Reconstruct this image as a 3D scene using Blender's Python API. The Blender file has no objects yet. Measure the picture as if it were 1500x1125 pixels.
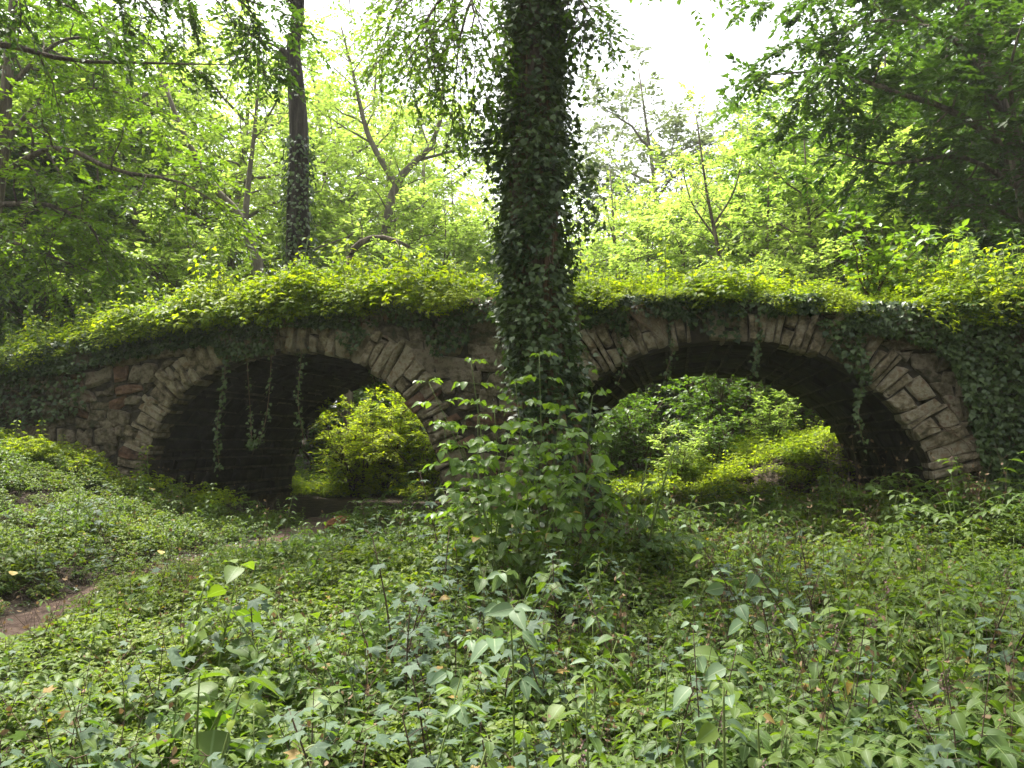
import bpy, math, random
import numpy as np
from mathutils import Vector, Matrix

R = math.radians
SC = bpy.context.scene
COL = SC.collection
PI = math.pi

# ------------------------------------------------------------------ camera
EYE = np.array([0.0, 0.0, 1.5])
FPX = 1168.0                      # focal length in pixels of the 1500 px wide photograph
PITCH = math.atan((649 - 562.5) / FPX)
cam = bpy.data.cameras.new('camera')
cam.sensor_width = 36.0
cam.lens = FPX / 1500 * 36
cam.clip_start = 0.05
cam.clip_end = 1500
camo = bpy.data.objects.new('camera', cam)
COL.objects.link(camo)
camo.location = EYE
camo.rotation_euler = (R(90) + PITCH, 0, 0)
SC.camera = camo

# ------------------------------------------------------------------ sky, sun, exposure
SUN_EL, SUN_AZ = R(65), R(-38)        # azimuth from +Y (straight ahead), positive to the right
world = bpy.data.worlds.new('World')
SC.world = world
world.use_nodes = True
wn = world.node_tree.nodes
wl = world.node_tree.links
wn.clear()
sky = wn.new('ShaderNodeTexSky')
sky.sky_type = 'NISHITA'
sky.sun_disc = False
sky.sun_elevation = SUN_EL
sky.sun_rotation = SUN_AZ
sky.air_density = 1.0
sky.dust_density = 4.0
sky.ozone_density = 1.0
hs = wn.new('ShaderNodeHueSaturation')
hs.inputs['Saturation'].default_value = 0.22      # thin even cloud: a white sky
bg = wn.new('ShaderNodeBackground')
bg.inputs['Strength'].default_value = 0.15
wo = wn.new('ShaderNodeOutputWorld')
wl.new(sky.outputs[0], hs.inputs['Color'])
wl.new(hs.outputs[0], bg.inputs['Color'])
wl.new(bg.outputs[0], wo.inputs[0])
sun = bpy.data.lights.new('sun', 'SUN')
sun.energy = 4.0
sun.angle = R(8)
sun.color = (1.0, 0.95, 0.86)
suno = bpy.data.objects.new('sun', sun)
COL.objects.link(suno)
sd = Vector((math.sin(SUN_AZ) * math.cos(SUN_EL), math.cos(SUN_AZ) * math.cos(SUN_EL), math.sin(SUN_EL)))
suno.rotation_euler = sd.to_track_quat('Z', 'Y').to_euler()
suno.location = (0, 0, 40)
SC.view_settings.view_transform = 'Standard'
SC.view_settings.look = 'None'
SC.view_settings.gamma = 1.0
SC.view_settings.use_curve_mapping = False
SC.view_settings.exposure = 1.75
SC.cycles.max_bounces = 8
SC.cycles.diffuse_bounces = 4
SC.cycles.glossy_bounces = 2
SC.cycles.transmission_bounces = 5
SC.cycles.use_denoising = True

# ------------------------------------------------------------------ pixels to places
def ray(px, py):
    x = (px - 750) / FPX
    y = (562.5 - py) / FPX
    return np.array([x, math.cos(PITCH) - y * math.sin(PITCH), math.sin(PITCH) + y * math.cos(PITCH)])

def at(px, py, Y):
    r = ray(px, py)
    return EYE + r * (Y / r[1])

A = math.atan((989 - 750) / FPX)                    # the bridge's turn
NV = np.array([math.sin(A), math.cos(A)])           # into the bridge
TV = np.array([math.cos(A), -math.sin(A)])          # along its face
D1, BW = 10.5, 4.8

def face(px, py):
    r = ray(px, py)
    p = EYE + r * (D1 / (r[0] * NV[0] + r[1] * NV[1]))
    return p[0] * TV[0] + p[1] * TV[1], p[2]

def uw(x, y):
    return x * TV[0] + y * TV[1], x * NV[0] + y * NV[1] - D1

def world_uw(u, w, z):
    return np.array([u * TV[0] + (w + D1) * NV[0], u * TV[1] + (w + D1) * NV[1], z])

def sstep(a, b, x):
    t = np.clip((np.asarray(x, float) - a) / (b - a), 0, 1)
    return t * t * (3 - 2 * t)

def vnoise(x, y, seed=0):
    x = np.asarray(x, float); y = np.asarray(y, float)
    xi = np.floor(x).astype(int); yi = np.floor(y).astype(int)
    xf = x - xi; yf = y - yi
    def h(a, b):
        n = (a * 374761393 + b * 668265263 + seed * 974634777) & 0x7fffffff
        n = ((n ^ (n >> 13)) * 1274126177) & 0x7fffffff
        return ((n ^ (n >> 16)) & 0xffff) / 65535.0
    u = xf * xf * (3 - 2 * xf); v = yf * yf * (3 - 2 * yf)
    return (h(xi, yi) * (1 - u) + h(xi + 1, yi) * u) * (1 - v) + (h(xi, yi + 1) * (1 - u) + h(xi + 1, yi + 1) * u) * v

def ground_z(x, y):
    x = np.asarray(x, float); y = np.asarray(y, float)
    z = 0.34 * sstep(4, 10.3, y)
    z = z + 1.12 * sstep(-2.9, -8.3, x) * sstep(5.0, 11.5, y) * (1 - sstep(12.2, 13.5, y) * 0.75)
    z = z + 0.3 * sstep(3.4, 5.6, x) * sstep(6.5, 9.5, y) * (1 - sstep(10, 12, y))
    z = z + 1.25 * sstep(2.0, 6.6, x) * sstep(13.0, 14.8, y) * (1 - 0.6 * sstep(17, 24, y))
    z = z + 1.6 * sstep(22, 60, y) + 1.5 * sstep(-9, -20, x) + 1.5 * sstep(9, 20, x)
    z = z + (vnoise(x * 0.8, y * 0.8, 3) - 0.5) * 0.12 + (vnoise(x * 3, y * 3, 4) - 0.5) * 0.03
    return z

# ------------------------------------------------------------------ materials
def nt(name):
    m = bpy.data.materials.new(name)
    m.use_nodes = True
    n = m.node_tree.nodes
    n.clear()
    return m, n, m.node_tree.links

def leaf_mat(name, c1, c2, trans, rough=0.45, spec=0.5, tfac=0.4, rib=None, old=None, patch=0.5):
    m, n, l = nt(name)
    at_ = n.new('ShaderNodeAttribute'); at_.attribute_name = 'lr'
    mix = n.new('ShaderNodeMix'); mix.data_type = 'RGBA'
    mix.inputs[6].default_value = (*c1, 1); mix.inputs[7].default_value = (*c2, 1)
    geo = n.new('ShaderNodeNewGeometry')
    no = n.new('ShaderNodeTexNoise'); no.inputs['Scale'].default_value = patch; no.inputs['Detail'].default_value = 2
    l.new(geo.outputs['Position'], no.inputs['Vector'])
    ad = n.new('ShaderNodeMath'); ad.operation = 'ADD'; ad.use_clamp = True
    ms = n.new('ShaderNodeMath'); ms.operation = 'MULTIPLY_ADD'
    ms.inputs[1].default_value = 1.6; ms.inputs[2].default_value = -0.8
    l.new(no.outputs['Fac'], ms.inputs[0])
    l.new(at_.outputs['Fac'], ad.inputs[0]); l.new(ms.outputs[0], ad.inputs[1])
    l.new(ad.outputs[0], mix.inputs[0])
    colr = mix.outputs[2]
    if old is not None:
        gt = n.new('ShaderNodeMath'); gt.operation = 'GREATER_THAN'; gt.inputs[1].default_value = 0.988
        l.new(at_.outputs['Fac'], gt.inputs[0])
        mo = n.new('ShaderNodeMix'); mo.data_type = 'RGBA'; mo.inputs[7].default_value = (*old, 1)
        l.new(gt.outputs[0], mo.inputs[0]); l.new(colr, mo.inputs[6])
        colr = mo.outputs[2]
    if rib is not None:
        a2 = n.new('ShaderNodeAttribute'); a2.attribute_name = 'lm'
        lt = n.new('ShaderNodeMapRange'); lt.inputs[1].default_value = 0.03; lt.inputs[2].default_value = 0.10
        lt.inputs[3].default_value = 0.75; lt.inputs[4].default_value = 0.0
        l.new(a2.outputs['Fac'], lt.inputs[0])
        mr = n.new('ShaderNodeMix'); mr.data_type = 'RGBA'; mr.inputs[7].default_value = (*rib, 1)
        l.new(lt.outputs[0], mr.inputs[0]); l.new(colr, mr.inputs[6])
        colr = mr.outputs[2]
    p = n.new('ShaderNodeBsdfPrincipled')
    p.inputs['Roughness'].default_value = rough
    p.inputs['Specular IOR Level'].default_value = spec
    l.new(colr, p.inputs['Base Color'])
    t = n.new('ShaderNodeBsdfTranslucent')
    hm = n.new('ShaderNodeMix'); hm.data_type = 'RGBA'; hm.blend_type = 'MULTIPLY'; hm.inputs[0].default_value = 1
    hm.inputs[7].default_value = (*trans, 1)
    l.new(colr, hm.inputs[6])
    l.new(hm.outputs[2], t.inputs['Color'])
    ms2 = n.new('ShaderNodeMixShader'); ms2.inputs[0].default_value = tfac
    l.new(p.outputs[0], ms2.inputs[1]); l.new(t.outputs[0], ms2.inputs[2])
    o = n.new('ShaderNodeOutputMaterial')
    l.new(ms2.outputs[0], o.inputs[0])
    return m

def rough_mat(name, cols, scale=4.0, bump=0.4, bscale=18.0, rough=0.9, stretch=(1, 1, 1), rand=0.0, spec=0.2, detail=6):
    """Noise-mottled matte surface; cols = list of (pos, colour)."""
    m, n, l = nt(name)
    tc = n.new('ShaderNodeTexCoord')
    oi = n.new('ShaderNodeObjectInfo')
    vm = n.new('ShaderNodeVectorMath'); vm.operation = 'MULTIPLY_ADD'
    vm.inputs[1].default_value = stretch
    cb = n.new('ShaderNodeCombineXYZ')
    mu = n.new('ShaderNodeMath'); mu.operation = 'MULTIPLY'; mu.inputs[1].default_value = 37.0
    l.new(oi.outputs['Random'], mu.inputs[0])
    for i in range(3):
        l.new(mu.outputs[0], cb.inputs[i])
    l.new(tc.outputs['Object'], vm.inputs[0]); l.new(cb.outputs[0], vm.inputs[2])
    n1 = n.new('ShaderNodeTexNoise'); n1.inputs['Scale'].default_value = scale; n1.inputs['Detail'].default_value = detail
    n1.inputs['Roughness'].default_value = 0.65
    l.new(vm.outputs[0], n1.inputs['Vector'])
    cr = n.new('ShaderNodeValToRGB')
    el = cr.color_ramp.elements
    while len(el) < len(cols):
        el.new(0.5)
    for e, (p_, c_) in zip(el, cols):
        e.position = p_; e.color = (*c_, 1)
    fac = n1.outputs['Fac']
    if rand:
        rm = n.new('ShaderNodeMath'); rm.operation = 'MULTIPLY_ADD'
        rm.inputs[1].default_value = rand; rm.inputs[2].default_value = -rand / 2
        l.new(oi.outputs['Random'], rm.inputs[0])
        ad = n.new('ShaderNodeMath'); ad.operation = 'ADD'; ad.use_clamp = True
        l.new(fac, ad.inputs[0]); l.new(rm.outputs[0], ad.inputs[1])
        fac = ad.outputs[0]
    l.new(fac, cr.inputs[0])
    n2 = n.new('ShaderNodeTexNoise'); n2.inputs['Scale'].default_value = bscale; n2.inputs['Detail'].default_value = 8
    n2.inputs['Roughness'].default_value = 0.7
    l.new(vm.outputs[0], n2.inputs['Vector'])
    b = n.new('ShaderNodeBump'); b.inputs['Strength'].default_value = bump; b.inputs['Distance'].default_value = 0.09
    l.new(n2.outputs['Fac'], b.inputs['Height'])
    p = n.new('ShaderNodeBsdfPrincipled'); p.inputs['Roughness'].default_value = rough
    p.inputs['Specular IOR Level'].default_value = spec
    l.new(cr.outputs[0], p.inputs['Base Color']); l.new(b.outputs[0], p.inputs['Normal'])
    o = n.new('ShaderNodeOutputMaterial'); l.new(p.outputs[0], o.inputs[0])
    return m

M = {}
# woodland herbs
M['maple'] = leaf_mat('maple_leaf', (0.058, 0.098, 0.056), (0.095, 0.142, 0.085), (1.3, 1.4, 0.5), 0.6, 0.22, 0.3, rib=(0.16, 0.22, 0.11), old=(0.22, 0.15, 0.04))
M['herb'] = leaf_mat('herb_leaf', (0.052, 0.102, 0.018), (0.12, 0.175, 0.032), (1.5, 1.6, 0.4), 0.5, 0.25, 0.42, rib=(0.17, 0.25, 0.10), old=(0.25, 0.17, 0.05))
M['small'] = leaf_mat('small_leaf', (0.07, 0.122, 0.016), (0.17, 0.225, 0.028), (1.6, 1.6, 0.35), 0.5, 0.25, 0.45, old=(0.26, 0.19, 0.05))
M['lime'] = leaf_mat('lime_leaf', (0.115, 0.185, 0.012), (0.31, 0.37, 0.028), (1.65, 1.65, 0.4), 0.5, 0.25, 0.58, patch=0.9)
M['ivy'] = leaf_mat('ivy_leaf', (0.022, 0.048, 0.013), (0.10, 0.145, 0.045), (1.4, 1.6, 0.5), 0.4, 0.38, 0.22, rib=(0.09, 0.12, 0.06))
M['sapling'] = leaf_mat('sapling_leaf', (0.09, 0.17, 0.025), (0.16, 0.26, 0.04), (1.6, 1.6, 0.45), 0.4, 0.5, 0.45, rib=(0.2, 0.28, 0.09))
M['pale'] = leaf_mat('pale_leaf', (0.10, 0.165, 0.085), (0.15, 0.22, 0.115), (1.4, 1.4, 0.6), 0.55, 0.28, 0.35, rib=(0.28, 0.34, 0.2))
# crowns
M['crown_bright'] = leaf_mat('bright_crown_leaf', (0.15, 0.225, 0.035), (0.30, 0.37, 0.10), (1.55, 1.65, 1.0), 0.5, 0.4, 0.58, patch=0.35)  # leaf colour paled to carry haze and overexposed backlight
M['crown_mid'] = leaf_mat('mid_crown_leaf', (0.06, 0.125, 0.018), (0.11, 0.19, 0.028), (1.7, 1.7, 0.5), 0.48, 0.4, 0.45, patch=0.35)
M['crown_fresh'] = leaf_mat('fresh_crown_leaf', (0.085, 0.165, 0.016), (0.16, 0.25, 0.028), (1.7, 1.7, 0.5), 0.48, 0.4, 0.48, patch=0.35)
M['crown_dark'] = leaf_mat('dark_crown_leaf', (0.03, 0.07, 0.012), (0.065, 0.12, 0.018), (1.6, 1.7, 0.5), 0.42, 0.5, 0.38, patch=0.4)  # shade of the little-lit crowns put into a darker leaf green
M['crown_grey'] = leaf_mat('grey_crown_leaf', (0.10, 0.135, 0.07), (0.15, 0.19, 0.10), (1.4, 1.4, 0.8), 0.5, 0.4, 0.4)
M['bark'] = rough_mat('bark', [(0.25, (0.03, 0.024, 0.018)), (0.48, (0.11, 0.086, 0.064)), (0.66, (0.27, 0.215, 0.16))], 9, 1.0, 16, stretch=(1, 1, 0.14), detail=9)
M['bark_dark'] = rough_mat('dark_bark', [(0.3, (0.018, 0.015, 0.012)), (0.5, (0.05, 0.042, 0.034)), (0.7, (0.105, 0.09, 0.075))], 9, 1.0, 16, stretch=(1, 1, 0.14))
M['bark_pale'] = rough_mat('pale_bark', [(0.3, (0.09, 0.075, 0.055)), (0.7, (0.2, 0.175, 0.135))], 5, 0.6, 14, stretch=(1, 1, 0.25))
M['twig'] = rough_mat('twig', [(0.3, (0.05, 0.035, 0.025)), (0.7, (0.13, 0.09, 0.06))], 20, 0.2, 40)
M['greenstem'] = rough_mat('green_stem', [(0.3, (0.10, 0.15, 0.04)), (0.7, (0.18, 0.22, 0.07))], 12, 0.1, 40, rough=0.6)
M['root'] = rough_mat('root', [(0.3, (0.10, 0.065, 0.04)), (0.7, (0.24, 0.16, 0.10))], 12, 0.2, 40)
M['spike'] = rough_mat('flower_spike', [(0.3, (0.13, 0.08, 0.07)), (0.7, (0.27, 0.17, 0.17))], 40, 0.2, 60)
M['soil'] = rough_mat('woodland_soil', [(0.28, (0.018, 0.013, 0.009)), (0.5, (0.045, 0.032, 0.022)), (0.72, (0.09, 0.065, 0.045))], 7, 0.8, 25)
M['dirt'] = rough_mat('path_dirt', [(0.3, (0.06, 0.038, 0.028)), (0.5, (0.14, 0.092, 0.07)), (0.68, (0.24, 0.17, 0.125))], 9, 0.7, 30)
M['core'] = rough_mat('old_mortar', [(0.3, (0.025, 0.021, 0.013)), (0.52, (0.075, 0.062, 0.042)), (0.72, (0.15, 0.128, 0.09))], 6, 1.0, 16)
M['stone'] = rough_mat('field_stone', [(0.30, (0.08, 0.072, 0.036)), (0.41, (0.20, 0.158, 0.098)), (0.5, (0.34, 0.275, 0.18)), (0.58, (0.45, 0.39, 0.285)), (0.70, (0.30, 0.21, 0.13))], 9, 1.0, 22, rand=0.20, detail=10)
M['vault_shade'] = rough_mat('shade_darkened_vault_stone', [(0.25, (0.010, 0.009, 0.007)), (0.5, (0.035, 0.03, 0.022)), (0.72, (0.085, 0.07, 0.05))], 3, 1.0, 9, rand=0.2)  # shade of the arch interiors put into a near-black stone colour
M['rubble'] = rough_mat('mossy_rubble_stone', [(0.30, (0.045, 0.05, 0.02)), (0.42, (0.11, 0.09, 0.055)), (0.5, (0.2, 0.16, 0.105)), (0.6, (0.31, 0.26, 0.19)), (0.7, (0.19, 0.125, 0.085))], 8, 1.0, 22, rand=0.20, detail=10)
M['redstone'] = rough_mat('red_stone', [(0.32, (0.06, 0.04, 0.028)), (0.48, (0.17, 0.095, 0.06)), (0.6, (0.26, 0.15, 0.095)), (0.72, (0.27, 0.2, 0.15))], 8, 1.0, 22, rand=0.2, detail=10)
M['orange'] = rough_mat('orange_stone', [(0.3, (0.14, 0.06, 0.03)), (0.55, (0.27, 0.12, 0.05)), (0.75, (0.30, 0.17, 0.06))], 5, 0.7, 22)
M['dry'] = leaf_mat('dry_leaf', (0.13, 0.085, 0.05), (0.26, 0.18, 0.10), (1.1, 1, .7), 0.7, 0.2, 0.25)
M['yellow'] = leaf_mat('yellow_leaf', (0.5, 0.36, 0.08), (0.6, 0.5, 0.2), (1.2, 1.1, 0.5), 0.6, 0.3, 0.3)

# ------------------------------------------------------------------ mesh building
class Geo:
    def __init__(self):
        self.V = []; self.F = []; self.MI = []; self.LR = []; self.LM = []; self.n = 0
    def add(self, V, F, mi=0, lr=None, lm=None):
        V = np.asarray(V, float).reshape(-1, 3); F = np.asarray(F, int).reshape(-1, 3)
        self.V.append(V); self.F.append(F + self.n); self.n += len(V)
        self.MI.append(np.full(len(F), mi))
        self.LR.append(np.full(len(V), 0.5) if lr is None else np.asarray(lr, float))
        self.LM.append(np.full(len(V), 1.0) if lm is None else np.asarray(lm, float))
    def mesh(self, name, mats, smooth=True):
        V = np.concatenate(self.V); F = np.concatenate(self.F); MI = np.concatenate(self.MI)
        me = bpy.data.meshes.new(name)
        me.vertices.add(len(V)); me.vertices.foreach_set('co', V.astype(np.float32).ravel())
        me.loops.add(F.size); me.loops.foreach_set('vertex_index', F.astype(np.int32).ravel())
        me.polygons.add(len(F))
        me.polygons.foreach_set('loop_start', np.arange(0, F.size, 3, dtype=np.int32))
        me.polygons.foreach_set('material_index', MI.astype(np.int32))
        me.polygons.foreach_set('use_smooth', np.full(len(F), smooth))
        for nm, arr in (('lr', self.LR), ('lm', self.LM)):
            a = me.attributes.new(nm, 'FLOAT', 'POINT')
            a.data.foreach_set('value', np.concatenate(arr).astype(np.float32))
        for m in mats:
            me.materials.append(m)
        me.update(calc_edges=True)
        return me

def tube(pts, rad, n=6, cap=True):
    pts = np.asarray(pts, float); k = len(pts)
    rad = np.broadcast_to(np.asarray(rad, float), (k,))
    T = np.gradient(pts, axis=0); T /= np.linalg.norm(T, axis=1)[:, None] + 1e-9
    ref = np.array([0.31, 0.17, 0.93]) if abs(T[:, 2]).mean() < 0.8 else np.array([0.97, 0.2, 0.05])
    S = np.cross(T, ref); S /= np.linalg.norm(S, axis=1)[:, None] + 1e-9
    B = np.cross(T, S)
    a = np.arange(n) / n * 2 * PI
    V = pts[:, None, :] + rad[:, None, None] * (np.cos(a)[None, :, None] * S[:, None, :] + np.sin(a)[None, :, None] * B[:, None, :])
    V = V.reshape(-1, 3)
    i = np.arange(k - 1)[:, None] * n; j = np.arange(n)[None, :]; j2 = (j + 1) % n
    a0 = (i + j).ravel(); a1 = (i + j2).ravel(); b0 = (i + n + j).ravel(); b1 = (i + n + j2).ravel()
    F = np.concatenate([np.stack([a0, b1, a1], 1), np.stack([a0, b0, b1], 1)])
    if cap:
        V = np.vstack([V, pts[-1:]])
        e = (k - 1) * n
        F = np.vstack([F, [[e + x, len(V) - 1, e + (x + 1) % n] for x in range(n)]])
    return V, F

def norm(v):
    v = np.asarray(v, float)
    return v / (np.linalg.norm(v, axis=-1, keepdims=True) + 1e-9)

def spline(pts, n):
    pts = np.asarray(pts, float)
    P = np.vstack([2 * pts[0] - pts[1], pts, 2 * pts[-1] - pts[-2]])
    out = []
    for t in np.linspace(0, len(pts) - 1 - 1e-6, n):
        i = int(t); f = t - i
        p0, p1, p2, p3 = P[i], P[i + 1], P[i + 2], P[i + 3]
        out.append(0.5 * (2 * p1 + (p2 - p0) * f + (2 * p0 - 5 * p1 + 4 * p2 - p3) * f * f + (3 * p1 - p0 - 3 * p2 + p3) * f ** 3))
    return np.array(out)

# leaf outlines: base at the origin, tip along +Y, length about 1, upper side +Z
def leaf_diamond(w=0.55):
    V = np.array([[0, 0, 0], [w / 2, .42, .07], [0, 1, -.06], [-w / 2, .42, .07]])
    return V, np.array([[0, 1, 2], [0, 2, 3]]), np.array([0, 1, 0, 1.0])

def leaf_ovate(w=0.55, cup=0.10, droop=0.22, n=4):
    ys = np.linspace(0, 1, n + 2)
    mid = [(0, y, -droop * y * y) for y in ys]
    V = list(mid); F = []; lm = [0.0] * len(mid)
    for s in (1, -1):
        off = len(V)
        for y in ys[1:-1]:
            hw = w / 2 * (math.sin(PI * y ** 0.72)) ** 0.85
            V.append((s * hw, y - 0.02, -droop * y * y + cup * hw / w * 2)); lm.append(1.0)
        k = len(ys) - 2
        tri = [(0, off, 1)]
        for i in range(k - 1):
            tri += [(1 + i, off + i, off + i + 1), (1 + i, off + i + 1, 2 + i)]
        tri += [(k, off + k - 1, k + 1)]
        F += tri if s == 1 else [(a, c, b) for a, b, c in tri]
    return np.array(V), np.array(F), np.array(lm)

def leaf_lobed(tips, notch, droop=0.2, cup=0.06):
    """Palmate leaf: tips = [(angle from the tip axis, length)], notches between them; petiole joins at (0,0)."""
    c = np.array([0, 0.12])
    pts = [(0, 0.0)]
    ang = []
    for i, (a, L) in enumerate(tips):
        a_ = R(a)
        if i > 0:
            b_ = R((a + tips[i - 1][0]) / 2)
            pts.append((notch * math.sin(b_), 0.12 + notch * math.cos(b_)))
        for da, f in ((-9, 0.72), (0, 1.0), (9, 0.72)):
            pts.append((L * f * math.sin(a_ + R(da)), 0.12 + L * f * math.cos(a_ + R(da))))
    pts = np.array(pts)
    V = [(0, 0.14, 0.0)] + [(x, y, -droop * (x * x + max(y, 0) ** 2) + cup * abs(x)) for x, y in pts]
    n = len(pts)
    F = [(0, 1 + (i + 1) % n, 1 + i) for i in range(n)]
    # tips run clockwise seen from above, so flip
    lm = np.ones(n + 1); lm[0] = 0.0
    return np.array(V), np.array(F), lm

L_DIA = leaf_diamond()
L_NARROW = leaf_diamond(0.36)
L_OV = leaf_ovate()
L_OVW = leaf_ovate(0.72, 0.12, 0.25)
L_OV2 = leaf_ovate(0.6, 0.1, 0.2, 2)
L_MAPLE = leaf_lobed([(-112, .42), (-52, .72), (0, .85), (52, .72), (112, .42)], 0.40)
L_IVY = leaf_lobed([(-105, .42), (-48, .58), (0, .85), (48, .58), (105, .42)], 0.42, droop=0.12)
L_IVY_S = (np.array([[0, .25, 0.02], [0, 0, 0], [.42, .12, -.03], [.3, .5, 0], [0, 1, -.08], [-.3, .5, 0], [-.42, .12, -.03]]),
           np.array([[0, 1, 2], [0, 2, 3], [0, 3, 4], [0, 4, 5], [0, 5, 6], [0, 6, 1]]), np.array([0, 0, 1, 1, 0, 1, 1.0]))

def put_leaves(g, leaf, P, D, N, S, lr, mi=0):
    V, F, lm = leaf
    P = np.asarray(P, float); k = len(P)
    if k == 0:
        return
    D = norm(np.broadcast_to(D, P.shape)); N = np.broadcast_to(N, P.shape)
    X = norm(np.cross(D, N)); Z = np.cross(X, D)
    S = np.broadcast_to(np.asarray(S, float), (k,))
    W = P[:, None, :] + S[:, None, None] * (V[None, :, 0, None] * X[:, None, :] + V[None, :, 1, None] * D[:, None, :] + V[None, :, 2, None] * Z[:, None, :])
    FF = (F[None, :, :] + (np.arange(k) * len(V))[:, None, None]).reshape(-1, 3)
    lr = np.broadcast_to(np.asarray(lr, float), (k,))
    g.add(W.reshape(-1, 3), FF, mi, np.repeat(lr, len(V)), np.tile(lm, k))

# ------------------------------------------------------------------ objects
def link(name, data, parent=None, loc=None, mat=None):
    o = bpy.data.objects.new(name, data)
    COL.objects.link(o)
    if parent is not None:
        o.parent = parent
    if loc is not None:
        o.location = loc
    return o

def tag(o, label=None, cat=None, group=None, kind=None):
    if label: o['label'] = label
    if cat: o['category'] = cat
    if group: o['group'] = group
    if kind: o['kind'] = kind
    return o

def empty(name, loc, rz=0.0, label=None, cat=None, group=None):
    o = link(name, None, None, loc)
    o.rotation_euler = (0, 0, rz)
    return tag(o, label, cat, group)

def frame_matrix(p, d, n, s):
    d = norm(d); x = norm(np.cross(d, n)); z = np.cross(x, d)
    m = Matrix(((x[0], d[0], z[0], p[0]), (x[1], d[1], z[1], p[1]), (x[2], d[2], z[2], p[2]), (0, 0, 0, 1)))
    return m @ Matrix.Scale(s, 4)

def scatter(name, P, rotz, tilt, scale, kidx, templates):
    """One stuff object: plants of the given template meshes stood on points."""
    P = np.asarray(P, np.float32); n = len(P)
    me = bpy.data.meshes.new(name)
    me.vertices.add(n); me.vertices.foreach_set('co', P.ravel())
    rot = np.zeros((n, 3), np.float32); rot[:, :2] = tilt; rot[:, 2] = rotz
    a = me.attributes.new('rot', 'FLOAT_VECTOR', 'POINT'); a.data.foreach_set('vector', rot.ravel())
    a = me.attributes.new('scl', 'FLOAT', 'POINT'); a.data.foreach_set('value', np.asarray(scale, np.float32))
    a = me.attributes.new('kidx', 'INT', 'POINT'); a.data.foreach_set('value', np.asarray(kidx, np.int32))
    o = link(name, me)
    ng = bpy.data.node_groups.new(name + '_nodes', 'GeometryNodeTree')
    ng.interface.new_socket('Geometry', in_out='INPUT', socket_type='NodeSocketGeometry')
    ng.interface.new_socket('Geometry', in_out='OUTPUT', socket_type='NodeSocketGeometry')
    N = ng.nodes; L = ng.links
    gi = N.new('NodeGroupInput'); go = N.new('NodeGroupOutput'); jn = N.new('GeometryNodeJoinGeometry')
    def named(nm, t):
        x = N.new('GeometryNodeInputNamedAttribute'); x.data_type = t; x.inputs[0].default_value = nm
        return [s for s in x.outputs if s.enabled][0]
    ra = named('rot', 'FLOAT_VECTOR'); sa = named('scl', 'FLOAT'); ka = named('kidx', 'INT')
    for k, tm in enumerate(templates):
        oi = N.new('GeometryNodeObjectInfo'); oi.inputs['Object'].default_value = tm
        oi.inputs['As Instance'].default_value = False
        cp = N.new('FunctionNodeCompare'); cp.data_type = 'INT'; cp.operation = 'EQUAL'
        ins = [s for s in cp.inputs if s.enabled]
        L.new(ka, ins[0]); ins[1].default_value = k
        ip = N.new('GeometryNodeInstanceOnPoints')
        L.new(gi.outputs[0], ip.inputs['Points']); L.new(cp.outputs[0], ip.inputs['Selection'])
        L.new(oi.outputs['Geometry'], ip.inputs['Instance'])
        e2r = N.new('FunctionNodeEulerToRotation'); L.new(ra, e2r.inputs[0])
        L.new(e2r.outputs[0], ip.inputs['Rotation']); L.new(sa, ip.inputs['Scale'])
        L.new(ip.outputs[0], jn.inputs[0])
    L.new(jn.outputs[0], go.inputs[0])
    md = o.modifiers.new('scatter', 'NODES'); md.node_group = ng
    for tm in templates:
        for mt in tm.data.materials:
            if mt.name not in me.materials:
                me.materials.append(mt)
    return o

def template(name, g, mats):
    return bpy.data.objects.new(name, g.mesh(name, mats))

# ================================================================== THE SETTING: ground and path
def grid_sheet(xs, ys, zf):
    X, Y = np.meshgrid(xs, ys)
    Z = zf(X, Y)
    V = np.stack([X, Y, Z], -1).reshape(-1, 3)
    nx, ny = len(xs), len(ys)
    i = np.arange(ny - 1)[:, None] * nx + np.arange(nx - 1)[None, :]
    i = i.ravel()
    F = np.concatenate([np.stack([i, i + 1, i + nx + 1], 1), np.stack([i, i + nx + 1, i + nx], 1)])
    return V, F
near = np.arange(-14, 14.01, 0.25)
xs = np.concatenate([[-150, -100, -60, -40, -28, -20], near, [20, 28, 40, 60, 100, 150]])
ys = np.concatenate([[-60, -30, -15, -8, -4], np.arange(-2, 24.01, 0.25), [27, 32, 40, 50, 60, 80, 120, 160]])
g = Geo(); g.add(*grid_sheet(xs, ys, ground_z))
tag(link('ground', g.mesh('ground', [M['soil']])), kind='structure')

path_c = spline([at(-260, 985, 5.0)[:2], at(20, 893, 6.3)[:2], at(150, 845, 7.3)[:2], at(300, 800, 8.7)[:2], at(430, 768, 10.0)[:2],
                 at(500, 748, 11.6)[:2], at(545, 735, 13.2)[:2]], 70)
def path_dist(x, y):
    p = np.stack([np.asarray(x, float), np.asarray(y, float)], -1)
    return np.sqrt(((p[..., None, :] - path_c) ** 2).sum(-1)).min(-1)
g = Geo()
T_ = norm(np.gradient(path_c, axis=0)); S_ = np.stack([-T_[:, 1], T_[:, 0]], 1)
rows = []
for k in range(7):
    f = k / 6 * 2 - 1
    hw = 0.26 + 0.07 * np.sin(np.arange(70) * 0.9 + 3 * (f > 0)) + 0.35 * sstep(44, 54, np.arange(70)) * (1 - .8 * sstep(60, 69, np.arange(70)))
    q = path_c + S_ * (f * hw)[:, None]
    rows.append(np.column_stack([q, ground_z(q[:, 0], q[:, 1]) + 0.02 - 0.018 * f * f]))
V = np.stack(rows, 1).reshape(-1, 3)
i = (np.arange(69)[:, None] * 7 + np.arange(6)[None, :]).ravel()
g.add(V, np.concatenate([np.stack([i, i + 7, i + 8], 1), np.stack([i, i + 8, i + 1], 1)]))
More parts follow.
